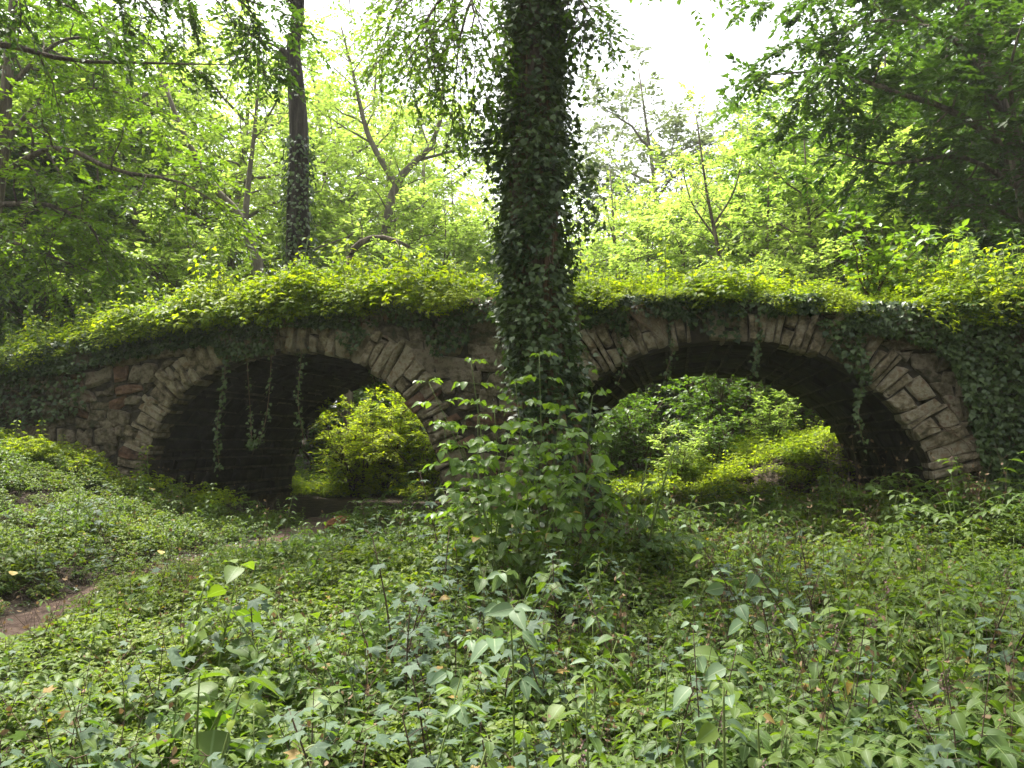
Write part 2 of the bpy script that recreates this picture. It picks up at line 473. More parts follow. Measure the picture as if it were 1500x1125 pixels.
tag(link('path', g.mesh('path', [M['dirt']])), kind='structure')

# ================================================================== THE BRIDGE
rng = np.random.default_rng(11)
ARCH = [(-5.43, 0.48, 2.34, 2.34), (0.60, 0.55, 2.50, 2.25)]      # centre u, centre z, half span, rise
top_px = [(-200, 590), (0, 535), (130, 500), (300, 472), (450, 452), (640, 442), (900, 437), (1050, 437), (1250, 446), (1480, 462), (1700, 480)]
top_uz = np.array([face(*p) for p in top_px])
def top_z(u):
    return np.interp(u, top_uz[:, 0], top_uz[:, 1])
U0, U1 = -16.0, 13.0
EXPN = 2.15
def intrados(c, th):
    cu, cz, a, b = c
    ct, st = np.cos(th), np.sin(th)
    e = 2 / EXPN
    return cu + a * np.sign(ct) * np.abs(ct) ** e, cz + b * np.abs(st) ** e
def low_z(u):
    """Lower edge of the masonry at u: the arch line or the footing."""
    u = np.asarray(u, float); z = np.full(u.shape, -0.6)
    for cu, cz, a, b in ARCH:
        t = np.abs(u - cu) / a
        ins = t < 1
        z = np.where(ins, cz + b * np.clip(1 - np.clip(t, 0, 1) ** EXPN, 0, 1) ** (1 / EXPN), z)
    return z

bridge = empty('stone_bridge', (*world_uw(0, 0, 0)[:2], 0), -A,
               'old two-arched rubble stone bridge overgrown with ivy and green plants', 'bridge')
# solid body behind the facing stones
us = [U0]
for cu, cz, a, b in ARCH:
    us += [cu - a - 1e-3] + list(cu - a * np.cos(np.linspace(0.0, PI, 56))) + [cu + a + 1e-3]
us = np.array(sorted(us + list(np.linspace(U0, U1, 60))))
lo = low_z(us)
for cu, cz, a, b in ARCH:
    lo[np.abs(np.abs(us - cu) - a) < 1e-6] = -0.6
hi = top_z(us)
g = Geo(); n = len(us); i = np.arange(n - 1)
for w, flip in ((0.02, False), (BW, True)):
    V = np.concatenate([np.column_stack([us, np.full(n, w), lo]), np.column_stack([us, np.full(n, w), hi])])
    F = np.concatenate([np.stack([i, i + 1, i + n + 1], 1), np.stack([i, i + n + 1, i + n], 1)])
    g.add(V, F[:, ::-1] if flip else F)
V = np.concatenate([np.column_stack([us, np.full(n, .02), lo]), np.column_stack([us, np.full(n, BW), lo])])
g.add(V, np.concatenate([np.stack([i, i + n, i + n + 1], 1), np.stack([i, i + n + 1, i + 1], 1)]))
link('masonry_core', g.mesh('masonry_core', [M['core']], smooth=False), bridge)
# earth heaped on the deck
g = Geo()
uu = np.linspace(U0, U1, 130); ww = np.array([-0.02, 0.15, 0.5, 1.2, 2.4, 3.6, 4.3, 4.65, 4.83])
zz = np.array([-0.06, 0.04, 0.12, 0.18, 0.2, 0.18, 0.12, 0.04, -0.06])
Uu, Ww = np.meshgrid(uu, ww, indexing='ij')
Zz = top_z(uu)[:, None] + zz[None, :] + (vnoise(Uu * 3, Ww * 3, 5) - .5) * 0.12
V = np.stack([Uu, Ww + (vnoise(Uu * 4, Ww, 8) - .5) * .08, Zz], -1).reshape(-1, 3)
i = (np.arange(129)[:, None] * 9 + np.arange(8)[None, :]).ravel()
g.add(V, np.concatenate([np.stack([i, i + 9, i + 10], 1), np.stack([i, i + 10, i + 1], 1)]))
link('deck_soil', g.mesh('deck_soil', [M['soil']]), bridge)

def stone_geo(poly, back, proud, rs, sub=2):
    """A dressed-by-hammer stone: outline poly in (u,z), its face bulging towards -w."""
    poly = np.asarray(poly, float)
    ring = []
    for k in range(len(poly)):
        a, b = poly[k], poly[(k + 1) % len(poly)]
        ring.append(a + (poly.mean(0) - a) * rs.uniform(0.0, 0.11))
        L = np.linalg.norm(b - a)
        for s in range(1, sub):
            m = a + (b - a) * (s / sub)
            ring.append(m + (poly.mean(0) - m) * rs.uniform(-0.03, 0.06) + rs.normal(0, 0.03 * L, 2))
    ring = np.array(ring); c = ring.mean(0); ring = ring - c
    n = len(ring)
    sc = np.abs(ring).max()
    tilt = rs.normal(0, 0.10, 2)
    fr = -proud * 0.25 + ring @ tilt * 0.3
    ins = ring * rs.uniform(0.72, 0.86)
    fi = -proud * rs.uniform(0.7, 1.15, n) + ins @ tilt
    V = np.concatenate([np.column_stack([ring * 0.96, np.full(n, back)])[:, [0, 2, 1]],
                        np.column_stack([ring, fr])[:, [0, 2, 1]],
                        np.column_stack([ins, fi])[:, [0, 2, 1]],
                        [[0, -proud * 1.05, 0]]])
    F = []
    for k in range(n):
        k2 = (k + 1) % n
        for o in (0, n):
            F += [(o + k, o + k2, o + n + k2), (o + k, o + n + k2, o + n + k)]
        F.append((2 * n + k, 2 * n + k2, 3 * n))
    gg = Geo(); gg.add(V, F)
    return gg, c

def shrink(poly, d):
    poly = np.asarray(poly, float); c = poly.mean(0)
    out = []
    for p in poly:
        v = c - p; L = np.linalg.norm(v)
        out.append(p + v / L * min(d * 1.5, L * 0.3))
    return np.array(out)

def add_stone(name, poly, back, proud, mat, sub=2):
    poly = np.asarray(poly, float)
    x, y = poly[:, 0], poly[:, 1]
    if (x * np.roll(y, -1) - np.roll(x, -1) * y).sum() < 0:
        poly = poly[::-1]
    gg, c = stone_geo(poly, back, proud, rng, sub)
    return link(name, gg.mesh(name, [mat], smooth=False), bridge, (c[0], 0.0, c[1]))

# arch rings
RING = []
for ai, c in enumerate(ARCH):
    th = np.linspace(PI, 0, 600)
    iu, iz = intrados(c, th)
    arc = np.concatenate([[0], np.cumsum(np.hypot(np.diff(iu), np.diff(iz)))])
    tu, tz = np.gradient(iu), np.gradient(iz); L = np.hypot(tu, tz) + 1e-9
    nu, nz = -tz / L, tu / L           # outward (left of travel, travelling left to right over the top)
    s = 0.0
    cuts = [0.0]
    while cuts[-1] < arc[-1] - 0.12:
        cuts.append(cuts[-1] + rng.choice([rng.uniform(0.06, 0.10), rng.uniform(0.10, 0.16), rng.uniform(0.16, 0.24)], p=[.35, .5, .15]))
    cuts[-1] = arc[-1]
    def P_(sv, off):
        return np.array([np.interp(sv, arc, iu) + np.interp(sv, arc, nu) * off, np.interp(sv, arc, iz) + np.interp(sv, arc, nz) * off])
    skew = 0.0
    for a_, b_ in zip(cuts[:-1], cuts[1:]):
        if ai == 1 and abs((a_ + b_) / 2 - arc[-1] * 0.47) < 0.13:
            continue                                     # the fallen stone in the crown of the right arch
        o1 = rng.uniform(0.34, 0.66); i1 = rng.uniform(-0.05, 0.03)
        nsk = rng.normal(0, 0.022)
        mid = P_((a_ + b_) / 2, 0.2)
        if mid[1] < -0.1:
            skew = nsk; continue
        o1 = min(o1, max(0.25, (top_z(mid[0]) - mid[1]) / max(0.35, abs(np.interp((a_ + b_) / 2, arc, nz))) + 0.12)) if mid[1] > c[1] + 1.2 else o1
        pieces = [(i1, o1)] if rng.random() > 0.22 else [(i1, o1 * rng.uniform(.4, .6)), None]
        if len(pieces) == 2:
            pieces[1] = (pieces[0][1], o1)
        for (x0, x1) in pieces:
            q = [P_(a_ + skew * x0, x0), P_(b_ + nsk * x0, x0), P_(b_ + nsk, x1 + rng.normal(0, .02)), P_(a_ + skew, x1 + rng.normal(0, .02))]
            low = mid[1] < 0.95 and mid[0] > 2.0 or (mid[0] < -6.9 and mid[1] < 1.6)
            mt = M['redstone'] if rng.random() < (0.3 if low else 0.06) else M['stone']
            add_stone('voussoir', shrink(q, 0.005), 0.32, rng.uniform(0.02, 0.11), mt)
        skew = nsk
    RING.append(np.array([P_(sv, 0.56) for sv in np.linspace(0, arc[-1], 120)]))

def inside_ring(p, extra=0.55):
    for cu, cz, a, b in ARCH:
        if p[1] < cz:
            if abs(p[0] - cu) < a + extra * 0.85: return True
        elif (abs(p[0] - cu) / (a + extra)) ** 2 + ((p[1] - cz) / (b + extra)) ** 2 < 1: return True
    return False

def clip_ring(poly):
    """Trim a course stone to the tangent of the arch ring nearest to it."""
    for cu, cz, a, b in ARCH:
        A_, B_ = a + 0.53, b + 0.53
        ce = np.mean(poly, 0)
        if ce[1] < cz:
            sgn = 1 if ce[0] > cu else -1
            n_ = np.array([sgn, 0.0]); q = np.array([cu + sgn * (a + 0.5), cz])
        else:
            v = (ce - (cu, cz)) / (A_, B_); v = v / np.linalg.norm(v)
            q = np.array([cu + A_ * v[0], cz + B_ * v[1]])
            n_ = np.array([v[0] / A_, v[1] / B_]); n_ /= np.linalg.norm(n_)
        out = []
        for k in range(len(poly)):
            p0, p1 = np.asarray(poly[k]), np.asarray(poly[(k + 1) % len(poly)])
            d0, d1 = (p0 - q) @ n_, (p1 - q) @ n_
            if d0 >= 0: out.append(p0)
            if d0 * d1 < 0: out.append(p0 + (p1 - p0) * d0 / (d0 - d1))
        poly = out
        if len(poly) < 3: return None
    return poly

def area(p):
    p = np.asarray(p); x, y = p[:, 0], p[:, 1]
    return 0.5 * abs((x * np.roll(y, -1) - np.roll(x, -1) * y).sum())

# coursed rubble: spandrels, pier, abutments
nst = 0
z = 0.1
while z < 3.6:
    h = rng.uniform(0.15, 0.29)
    u = -11.2 + rng.uniform(0, .3)
    while u < 6.6:
        w_ = rng.uniform(0.18, 0.52)
        uc = u + w_ / 2
        x, y = world_uw(uc, 0, 0)[:2]
        ztop = top_z(uc)
        wav = lambda q: 0.09 * math.sin(q * 1.7 + z * 3) + .05 * math.sin(q * 4.1 + z * 7)
        zl, zr = z + wav(u), z + wav(u + w_)
        ok = zl + h * 0.6 < ztop and z + h > ground_z(x, y) + 0.1
        if uc > 4.15 and zl > 1.25 and rng.random() < 0.55 : ok = False       # buried under the ivy mat
        if uc < -9.3 and rng.random() < 0.35: ok = False
        if ok:
            j_ = lambda: rng.normal(0, .032)
            poly = [np.array((u + j_(), zl + j_())), np.array((u + w_ + j_(), zr + j_())), np.array((u + w_ + j_(), min(zr + h + j_(), ztop))),
                    np.array((u + w_ * rng.uniform(.35, .65), min((zl + zr) / 2 + h + .02 + j_(), ztop + .01))), np.array((u + j_(), min(zl + h + j_(), ztop)))]
            poly = clip_ring(poly)
            if poly is not None and area(poly) > 0.012 and not inside_ring(np.mean(poly, 0), 0.40):
                pier = -3.2 < uc < -1.8
                mt = M['redstone'] if (pier and z < 0.7 and rng.random() < .6) or (uc < -7.8 and rng.random() < .14) or rng.random() < .04 else M['rubble']
                add_stone('stone', shrink(poly, 0.007), 0.22, rng.uniform(0.02, 0.06), mt)
                nst += 1
        u += w_ + rng.uniform(0, .02)
    z += h * .97
print('rubble stones', nst)

# inner faces of the vaults: courses of rough blocks
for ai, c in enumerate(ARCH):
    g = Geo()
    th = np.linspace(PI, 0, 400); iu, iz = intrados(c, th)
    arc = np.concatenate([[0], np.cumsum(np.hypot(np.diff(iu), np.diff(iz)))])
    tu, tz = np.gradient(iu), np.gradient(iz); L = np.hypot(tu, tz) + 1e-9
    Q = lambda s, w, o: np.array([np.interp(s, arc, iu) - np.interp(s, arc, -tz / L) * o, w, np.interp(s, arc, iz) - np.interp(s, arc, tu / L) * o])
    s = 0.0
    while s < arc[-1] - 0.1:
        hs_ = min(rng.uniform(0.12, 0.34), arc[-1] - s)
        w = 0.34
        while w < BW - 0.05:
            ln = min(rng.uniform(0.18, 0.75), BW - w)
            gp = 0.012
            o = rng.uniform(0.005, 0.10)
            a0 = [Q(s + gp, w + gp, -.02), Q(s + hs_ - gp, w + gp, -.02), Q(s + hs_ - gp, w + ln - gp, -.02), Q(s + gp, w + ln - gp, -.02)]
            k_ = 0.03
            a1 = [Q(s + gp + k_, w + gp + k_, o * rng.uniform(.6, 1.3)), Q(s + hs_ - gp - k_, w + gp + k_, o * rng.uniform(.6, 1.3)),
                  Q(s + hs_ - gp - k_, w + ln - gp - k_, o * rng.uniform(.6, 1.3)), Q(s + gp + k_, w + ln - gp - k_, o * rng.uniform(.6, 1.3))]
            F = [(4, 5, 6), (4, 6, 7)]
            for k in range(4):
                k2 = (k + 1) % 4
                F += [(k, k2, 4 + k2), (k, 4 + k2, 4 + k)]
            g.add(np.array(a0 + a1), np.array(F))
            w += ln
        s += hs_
    tag(link('vault_lining', g.mesh('vault_lining', [M['vault_shade']], smooth=False), bridge), kind='stuff')

# ================================================================== plant builders
def leaf_pair_plant(seed, h, nodes, leaf, size, petiole, mat, stem_mat, droop=0.25, spread=0.0, spike=None):
    """Upright stem with opposite pairs of leaves turned a quarter at each node."""
    r = np.random.default_rng(seed); g = Geo()
    lean = r.normal(0, 0.12, 2)
    t = np.linspace(0, 1, 6)
    S = np.column_stack([lean[0] * h * t ** 1.5, lean[1] * h * t ** 1.5, h * t])
    g.add(*tube(S, np.linspace(0.0035, 0.0015, 6) * (1 + h), 4), 1)
    for k in range(nodes):
        f = 0.25 + 0.75 * (k + 1) / nodes
        p = np.array([np.interp(f, t, S[:, i]) for i in range(3)])
        a0 = k * PI / 2 + r.normal(0, .3)
        for s in ((0, PI) if k < nodes - 1 else (0, PI, PI / 2, -PI / 2)):
            a = a0 + s + r.normal(0, .2)
            d = np.array([math.cos(a), math.sin(a), 0])
            L = petiole * (1.2 - 0.7 * f) * r.uniform(.7, 1.3)
            sz = size * (1.1 - 0.45 * max(0, f - .4)) * r.uniform(.65, 1.15) * (0.6 if k == nodes - 1 and abs(s) < 2 and s != 0 else 1)
            q = p + d * L + np.array([0, 0, L * .55])
            g.add(*tube([p, (p + q) / 2 + [0, 0, L * .08], q], [.0016, .0013, .001], 3, False), 1)
            dd = d + np.array([0, 0, -droop + r.normal(0, .2)])
            put_leaves(g, leaf, [q], [dd], [np.array([0, 0, 1]) + r.normal(0, .22, 3)], [sz], [r.random()])
    if spike:
        top = S[-1]
        sp = np.array([top + [0, 0, 0.02 + spike * i / 5] + r.normal(0, .004, 3) for i in range(6)])
        g.add(*tube(np.vstack([top, sp]), .0018, 3), 1)
        for i in range(34):
            f = i / 34
            p = top + [0, 0, .03 + spike * f] + r.normal(0, .007 * (1.2 - f), 3)
            put_leaves(g, L_DIA, [p], [r.normal(0, 1, 3) + [0, 0, .3]], [r.normal(0, 1, 3)], [.018 * (1.2 - .6 * f)], [r.random()], 2)
    mats = [mat, stem_mat] + ([M['spike']] if spike else [])
    return g, mats

def mat_herb(seed, n, rad, hh, leaf, size, mat, tri=True):
    """Low tuft of many small leaves, each tripled."""
    r = np.random.default_rng(seed); g = Geo()
    a = r.uniform(0, 2 * PI, n); q = rad * np.sqrt(r.random(n))
    x, y = q * np.cos(a), q * np.sin(a)
    z = hh * (1 - 0.55 * (q / rad) ** 2) * r.uniform(.45, 1.05, n)
    P = np.column_stack([x, y, z])
    for i in range(0, n, 4):
        g.add(*tube([[x[i] * .5, y[i] * .5, 0], [x[i] * .9, y[i] * .9, z[i] * .6], P[i]], [.0016, .0013, .001], 3, False), 1)
    az = a + r.normal(0, .7, n)
    lr = r.random(n) * .9
    for k in ((-1.1, 0, 1.1) if tri else (0,)):
        D = np.column_stack([np.cos(az + k), np.sin(az + k), r.normal(-.12, .25, n)])
        N = np.array([0, 0, 1]) + r.normal(0, .28, (n, 3))
        put_leaves(g, leaf, P, D, N, size * r.uniform(.65, 1.2, n), np.clip(lr + r.normal(0, .08, n), 0, .985 if seed % 2 else 1))
    return g, [mat, M['greenstem']]

def twig_pts(p, d, L, droop, r, k=4, wob=0.05):
    t = np.linspace(0, 1, k)[:, None]
    P = p + d * L * t + np.array([0, 0, -1.0]) * droop * L * t ** 2
    P[1:] += r.normal(0, wob * L, (k - 1, 3)) * t[1:]
    return P

def grow(r, limbs, n2, L2, n3, L3, nleaf, lsize, leaf, droop2=0.05, droop3=0.2, t0=0.25, up=0.2, flat=0.35, wood_sides=7, lmul=1.0, t3=0.2):
    """Branches, twigs and leaves on given limbs. Returns wood and leaf Geo."""
    gw, gl = Geo(), Geo()
    LP, LD, LN, LS, LR_ = [], [], [], [], []
    UP = np.array([0, 0, 1.0])
    for (pts, r0, r1, *opt) in limbs:
        pts = np.asarray(pts, float)
        k = len(pts)
        gw.add(*tube(pts, np.linspace(r0, r1, k), wood_sides))
        tb = opt[0] if opt else t0
        m = opt[1] if len(opt) > 1 else n2
        seg = np.concatenate([[0], np.cumsum(np.linalg.norm(np.diff(pts, axis=0), axis=1))]); seg /= seg[-1]
        az = r.uniform(0, 6.28)
        for i in range(m):
            f = tb + (1 - tb) * (i + r.random()) / m if i < m - 1 else 1.0
            p = np.array([np.interp(f, seg, pts[:, j]) for j in range(3)])
            e = np.array([np.interp(min(1, f + .03), seg, pts[:, j]) - np.interp(max(0, f - .03), seg, pts[:, j]) for j in range(3)])
            e = norm(e)
            az += 2.4 + r.normal(0, .4)
            x = norm(np.cross(e, UP + [.01, .02, 0])); y = np.cross(x, e)
            d = norm(e * 0.45 + (x * math.cos(az) + y * math.sin(az)) * 0.85 + UP * up)
            if i == m - 1:
                d = norm(e + r.normal(0, .15, 3))
            L = L2 * (1.15 - 0.55 * f) * r.uniform(.6, 1.25)
            B = twig_pts(p, d, L, droop2, r, 6, .05)
            rr = (r0 + (r1 - r0) * f)
            gw.add(*tube(B, np.linspace(min(rr * .5, .018 * L + .004), .004, 6), 4))
            for j in range(n3):
                f3 = t3 + (1 - t3) * (j + r.random() * .8) / n3
                q = np.array([np.interp(f3, np.linspace(0, 1, 6), B[:, c_]) for c_ in range(3)])
                side = norm(np.cross(d, UP)) * (1 if j % 2 else -1)
                d3 = norm(d * .6 + side * .8 + r.normal(0, flat, 3))
                if j == n3 - 1:
                    f3, q, d3 = 1.0, B[-1], norm(B[-1] - B[-2])
                l3 = L3 * (1.2 - .6 * f3) * r.uniform(.6, 1.3)
                T = twig_pts(q, d3, l3, droop3, r, 4, .05)
                gw.add(*tube(T, [.005, .004, .003, .002], 3, False))
                nl = max(3, int(nleaf * r.uniform(.6, 1.3)))
                ft = np.linspace(.12, 1, nl)
                pos = np.column_stack([np.interp(ft, np.linspace(0, 1, 4), T[:, c_]) for c_ in range(3)])
                sd_ = norm(np.cross(d3, UP)); sg = np.where(np.arange(nl) % 2, 1, -1)[:, None]
                dd = d3 * .55 + sd_ * sg * .85 + r.normal(0, .25, (nl, 3)) + [0, 0, -.25]
                dd[-1] = d3 + [0, 0, -.3]
                LP.append(pos); LD.append(dd); LN.append(UP + r.normal(0, .33, (nl, 3)))
                LS.append(lsize * r.uniform(.65, 1.25, nl)); LR_.append(np.clip(r.normal(r.uniform(.3, .7), .18, nl), 0, 1))
    if LP:
        put_leaves(gl, leaf, np.concatenate(LP), np.concatenate(LD), np.concatenate(LN), np.concatenate(LS), np.concatenate(LR_))
    return gw, gl

def tree_template(seed, H, crown_base, spread, nlimb, lsize, mat, bark, n2=9, n3=8, nleaf=14, trunk_r=None, leaf=L_DIA, L2=None, L3=None, droop3=.25):
    """A whole tree standing at the origin: returns (trunk mesh, crown mesh)."""
    r = np.random.default_rng(seed)
    tr = trunk_r or H * 0.016
    lean = r.normal(0, 0.05 * H, 2)
    t = np.linspace(0, 1, 9)
    T = np.column_stack([lean[0] * t ** 1.4 + np.sin(t * 5 + seed) * .02 * H * t, lean[1] * t ** 1.4 + np.cos(t * 4 + seed) * .02 * H * t, -0.3 + (H * .93 + .3) * t])
    limbs = [(T, tr, tr * .12, max(.5, crown_base / H), n2)]
    for i in range(nlimb):
        f = (crown_base + (H * .8 - crown_base) * (i + r.random() * .6) / nlimb) / H
        p = np.array([np.interp(f, t, T[:, c_]) for c_ in range(3)])
        a = i * 2.4 + r.normal(0, .4)
        L = spread * (1.15 - .6 * (f - crown_base / H) / (1 - crown_base / H)) * r.uniform(.75, 1.2)
        el = r.uniform(.25, .7)
        d = norm([math.cos(a), math.sin(a), el])
        s = np.linspace(0, 1, 7)[:, None]
        P = p + d * L * s + np.array([0, 0, .18 * L]) * s ** 2 * r.uniform(-1, 1) + np.vstack([[0, 0, 0], r.normal(0, .05 * L, (6, 3))]) * s
        limbs.append((P, tr * .45 * (1.1 - f * .6), .01, .2, n2))
    gw, gl = grow(r, limbs, n2, L2 or spread * .42, n3, L3 or spread * .2, nleaf, lsize, leaf, droop3=droop3)
    return gw.mesh('trunk', [bark]), gl.mesh('crown', [mat])

def place_tree(name, tmpl, loc, rz, s, label, group=None, cat='tree', sz=None):
    o = empty(name, loc, rz, label, cat, group)
    o.scale = (s, s, sz or s)
    link('trunk', tmpl[0], o); link('crown', tmpl[1], o)
    return o

# ================================================================== UNDERGROWTH
tpl = []
types = {}
def reg(kind, gm):
    types.setdefault(kind, []).append(len(tpl))
    tpl.append(template('plant_' + kind, *gm))
for s in range(4):
    reg('maple', leaf_pair_plant(100 + s, [.36, .50, .62, .28][s], [4, 6, 7, 3][s], L_MAPLE, .075, .08, M['maple'], M['twig'], .1))
for s in range(4):
    reg('herb', leaf_pair_plant(120 + s, [.32, .44, .56, .24][s], [5, 7, 8, 3][s], L_OV, .066, .03, M['herb'], M['greenstem'], .3))
for s in range(3):
    reg('broad', leaf_pair_plant(140 + s, [.30, .36, .42][s], [3, 3, 4][s], L_OVW, .115, .05, M['herb'], M['greenstem'], .25))
for s in range(4):
    reg('small', mat_herb(160 + s, 70, .20, .24, L_OV2, .040, M['small']))
for s in range(2):
    reg('spike', leaf_pair_plant(180 + s, .48 + .06 * s, 5, L_OV, .062, .02, M['herb'], M['greenstem'], .4, spike=.13))
def pinnate(seed, h, n):
    r = np.random.default_rng(seed); g = Geo()
    for k in range(n):
        a = k * 2.4 + r.normal(0, .3); t = np.linspace(0, 1, 6)
        L = h * r.uniform(.7, 1.2); d = np.array([math.cos(a), math.sin(a), 0])
        S = np.column_stack([d[0] * L * .9 * t ** 1.3, d[1] * L * .9 * t ** 1.3, L * (1.35 * t - .75 * t ** 2.2)])
        g.add(*tube(S, np.linspace(.003, .001, 6), 3, False), 1)
        sd_ = np.array([-d[1], d[0], 0]); lr = r.random() * .9
        for f in np.linspace(.4, .95, 5):
            p = np.array([np.interp(f, t, S[:, c_]) for c_ in range(3)])
            for sg in (1, -1):
                put_leaves(g, L_OV, [p], [sd_ * sg + d * .5 + [0, 0, r.normal(-.15, .12)]], [np.array([0, 0, 1]) + r.normal(0, .2, 3)], [.075 * (1.25 - .6 * f) * r.uniform(.8, 1.2)], [lr])
        put_leaves(g, L_OV, [S[-1]], [d + [0, 0, -.4]], [[0, 0, 1]], [.06], [lr])
    return g, [M['herb'], M['greenstem']]
for s in range(3):
    reg('pinnate', pinnate(230 + s, [.38, .48, .58][s], [5, 6, 6][s]))
def stalks(seed):
    r = np.random.default_rng(seed); g = Geo()
    for k in range(5):
        b = np.r_[r.normal(0, .09, 2), 0]; tip = np.r_[r.normal(0, .16, 2), r.uniform(.3, .62)]
        S = spline([b, b * .6 + tip * .5 + np.r_[r.normal(0, .03, 2), 0], tip], 6)
        g.add(*tube(S, np.linspace(.0028, .001, 6), 3, False))
        for j in range(3):
            p = S[r.integers(2, 6)]
            g.add(*tube([p, p + np.r_[r.normal(0, .05, 2), r.uniform(.01, .06)]], [.0012, .0007], 3, False))
            put_leaves(g, L_OV2, [p + r.normal(0, .02, 3)], [r.normal(0, 1, 3)], [r.normal(0, 1, 3)], [.03], [r.random()], 1)
    return g, [M['twig'], M['dry']]
for s in range(2):
    reg('stalk', stalks(250 + s))
for s in range(2):
    reg('dull', mat_herb(190 + s, 60, .19, .20, L_OV2, .046, M['herb']))
for s in range(2):
    reg('ivy', mat_herb(195 + s, 46, .18, .12, L_IVY, .062, M['ivy'], False))

def in_masonry(x, y):
    u, w = uw(x, y)
    solid = (w > -0.12) & (w < BW + .1) & (u > U0) & (u < U1)
    for cu, cz, a, b in ARCH:
        solid &= ~(np.abs(u - cu) < a * .93)
    return solid

def undergrowth(seed, ylo, yhi, dens, margin):
    r = np.random.default_rng(seed)
    n = int((yhi - ylo) * (1.3 * yhi + 2 * margin) * dens)
    y = r.uniform(ylo, yhi, n); x = r.uniform(-1, 1, n) * (0.65 * yhi + margin)
    keep = (np.abs(x) < .65 * np.maximum(y, 1) + margin) & ~in_masonry(x, y)
    pd = path_dist(x, y)
    op = np.zeros(len(x))
    for (qx, qy), sg, am in ((at(15, 893, 6.3)[:2], .6, 1), (at(115, 858, 7.0)[:2], .22, .55), (at(460, 765, 10.4)[:2], .7, 1)):
        op = np.maximum(op, am * np.exp(-((x - qx) ** 2 + (y - qy) ** 2) / (2 * sg * sg)))
    keep &= pd > .42 * op - .02
    u, w = uw(x, y)
    tunnel = (w > 0.1) & (w < BW) & (u < -2.5)
    keep &= ~tunnel
    keep &= ~((np.hypot(x - TREE_X, y - TREE_Y) < .5))
    keep &= (.6 * vnoise(x * 2.1, y * 2.1, 91) + .4 * vnoise(x * 5, y * 5, 92) > .21) | (r.random(n) < .25)
    return x[keep], y[keep], pd[keep]

TREE_X, TREE_Y = at(843, 800, 8.35)[:2]
def choose(x, y, pd, r):
    n = len(x)
    a = .65 * vnoise(x * .55 + 3, y * .55, 21) + .35 * vnoise(x * 1.7, y * 1.7, 25); b = vnoise(x * 1.1, y * 1.1, 22); c_ = vnoise(x * .8, y * .8 + 9, 23)
    q = r.random(n)
    K = np.zeros(n, int)
    left = sstep(1.2, -1.0, x)
    wm = (.04 + 1.3 * sstep(.42, .62, a)) * (.12 + left) * sstep(9.5, 6.5, y)
    wh = .5 + .7 * sstep(.4, .6, b)
    wb = (.10 + .9 * sstep(.55, .72, c_)) * (.35 + .8 * sstep(-1, 1.5, x)) * sstep(7, 4, y)
    ws = .55 + 1.9 * sstep(.5, .3, a) + 1.6 * sstep(4.5, 7.5, y)
    wp = .10 * sstep(-1, 1, x) * sstep(9, 6, y)
    wd = .5 + .5 * sstep(.5, .7, c_)
    wq = (.12 + .9 * sstep(.58, .72, vnoise(x * .7 + 5, y * .7 + 2, 24)))
    wt = .16 + .12 * sstep(0, 2, x)
    wi = .9 * sstep(.75, .4, pd) + .9 * sstep(2.6, 1.0, np.hypot(x - TREE_X, y - TREE_Y)) + .5 * sstep(9, 10.4, y) * sstep(3, 5, x)
    W = np.stack([wm, wh, wb, ws, wp, wd, wi, wq, wt], 1); W /= W.sum(1, keepdims=True)
    kk = (q[:, None] > np.cumsum(W, 1)).sum(1).clip(0, 8)
    names = ['maple', 'herb', 'broad', 'small', 'spike', 'dull', 'ivy', 'pinnate', 'stalk']
    for i, nm in enumerate(names):
        s = kk == i
        K[s] = r.choice(types[nm], s.sum())
    return K, kk

rr = np.random.default_rng(5)
XS, YS, PDS = [np.concatenate(v) for v in zip(undergrowth(1, 1.5, 4.5, 80, 1.2), undergrowth(2, 4.5, 8, 72, 1.5), undergrowth(3, 8, 11.2, 66, 1.5))]
K, kk = choose(XS, YS, PDS, rr)
Z = ground_z(XS, YS)
sc = rr.uniform(.6, 1.25, len(XS)) * (.6 + .55 * vnoise(XS * .9, YS * .9, 31) + .35 * vnoise(XS * 2.6, YS * 2.6, 32)) * (1 - .30 * sstep(6.5, 9, YS) * sstep(-2, -4, XS))
sc *= (.6 + .4 * sstep(.1, .6, PDS))
sc *= 1 + .55 * sstep(1.6, .7, np.hypot(XS - TREE_X + .25, YS - TREE_Y + .5)) + .25 * sstep(8.8, 10, YS) * sstep(2, 4, XS)
for (qx, qy), sg, am in ((at(478, 790, 9.5)[:2], .75, .6), (at(10, 920, 5.9)[:2], .5, .55)):
    sc *= 1 - am * np.exp(-((XS - qx) ** 2 + (YS - qy) ** 2) / (2 * sg * sg))
sc *= np.where(YS < 2.4, .75, 1)
sc *= np.where((kk == 2) & (rr.random(len(kk)) < .35), 1.4, 1)
sc *= np.where((kk == 3) | (kk == 5), .95, 1.0) * (.84 + .16 * sstep(3, 5.5, YS))
o = scatter('undergrowth', np.column_stack([XS, YS, Z]), rr.uniform(0, 6.28, len(XS)), rr.normal(0, .12, (len(XS), 2)), sc, K, tpl)
tag(o, 'dense mixed green seedlings and herbs covering the woodland floor before the bridge', 'undergrowth', kind='stuff')
print('undergrowth', len(XS))

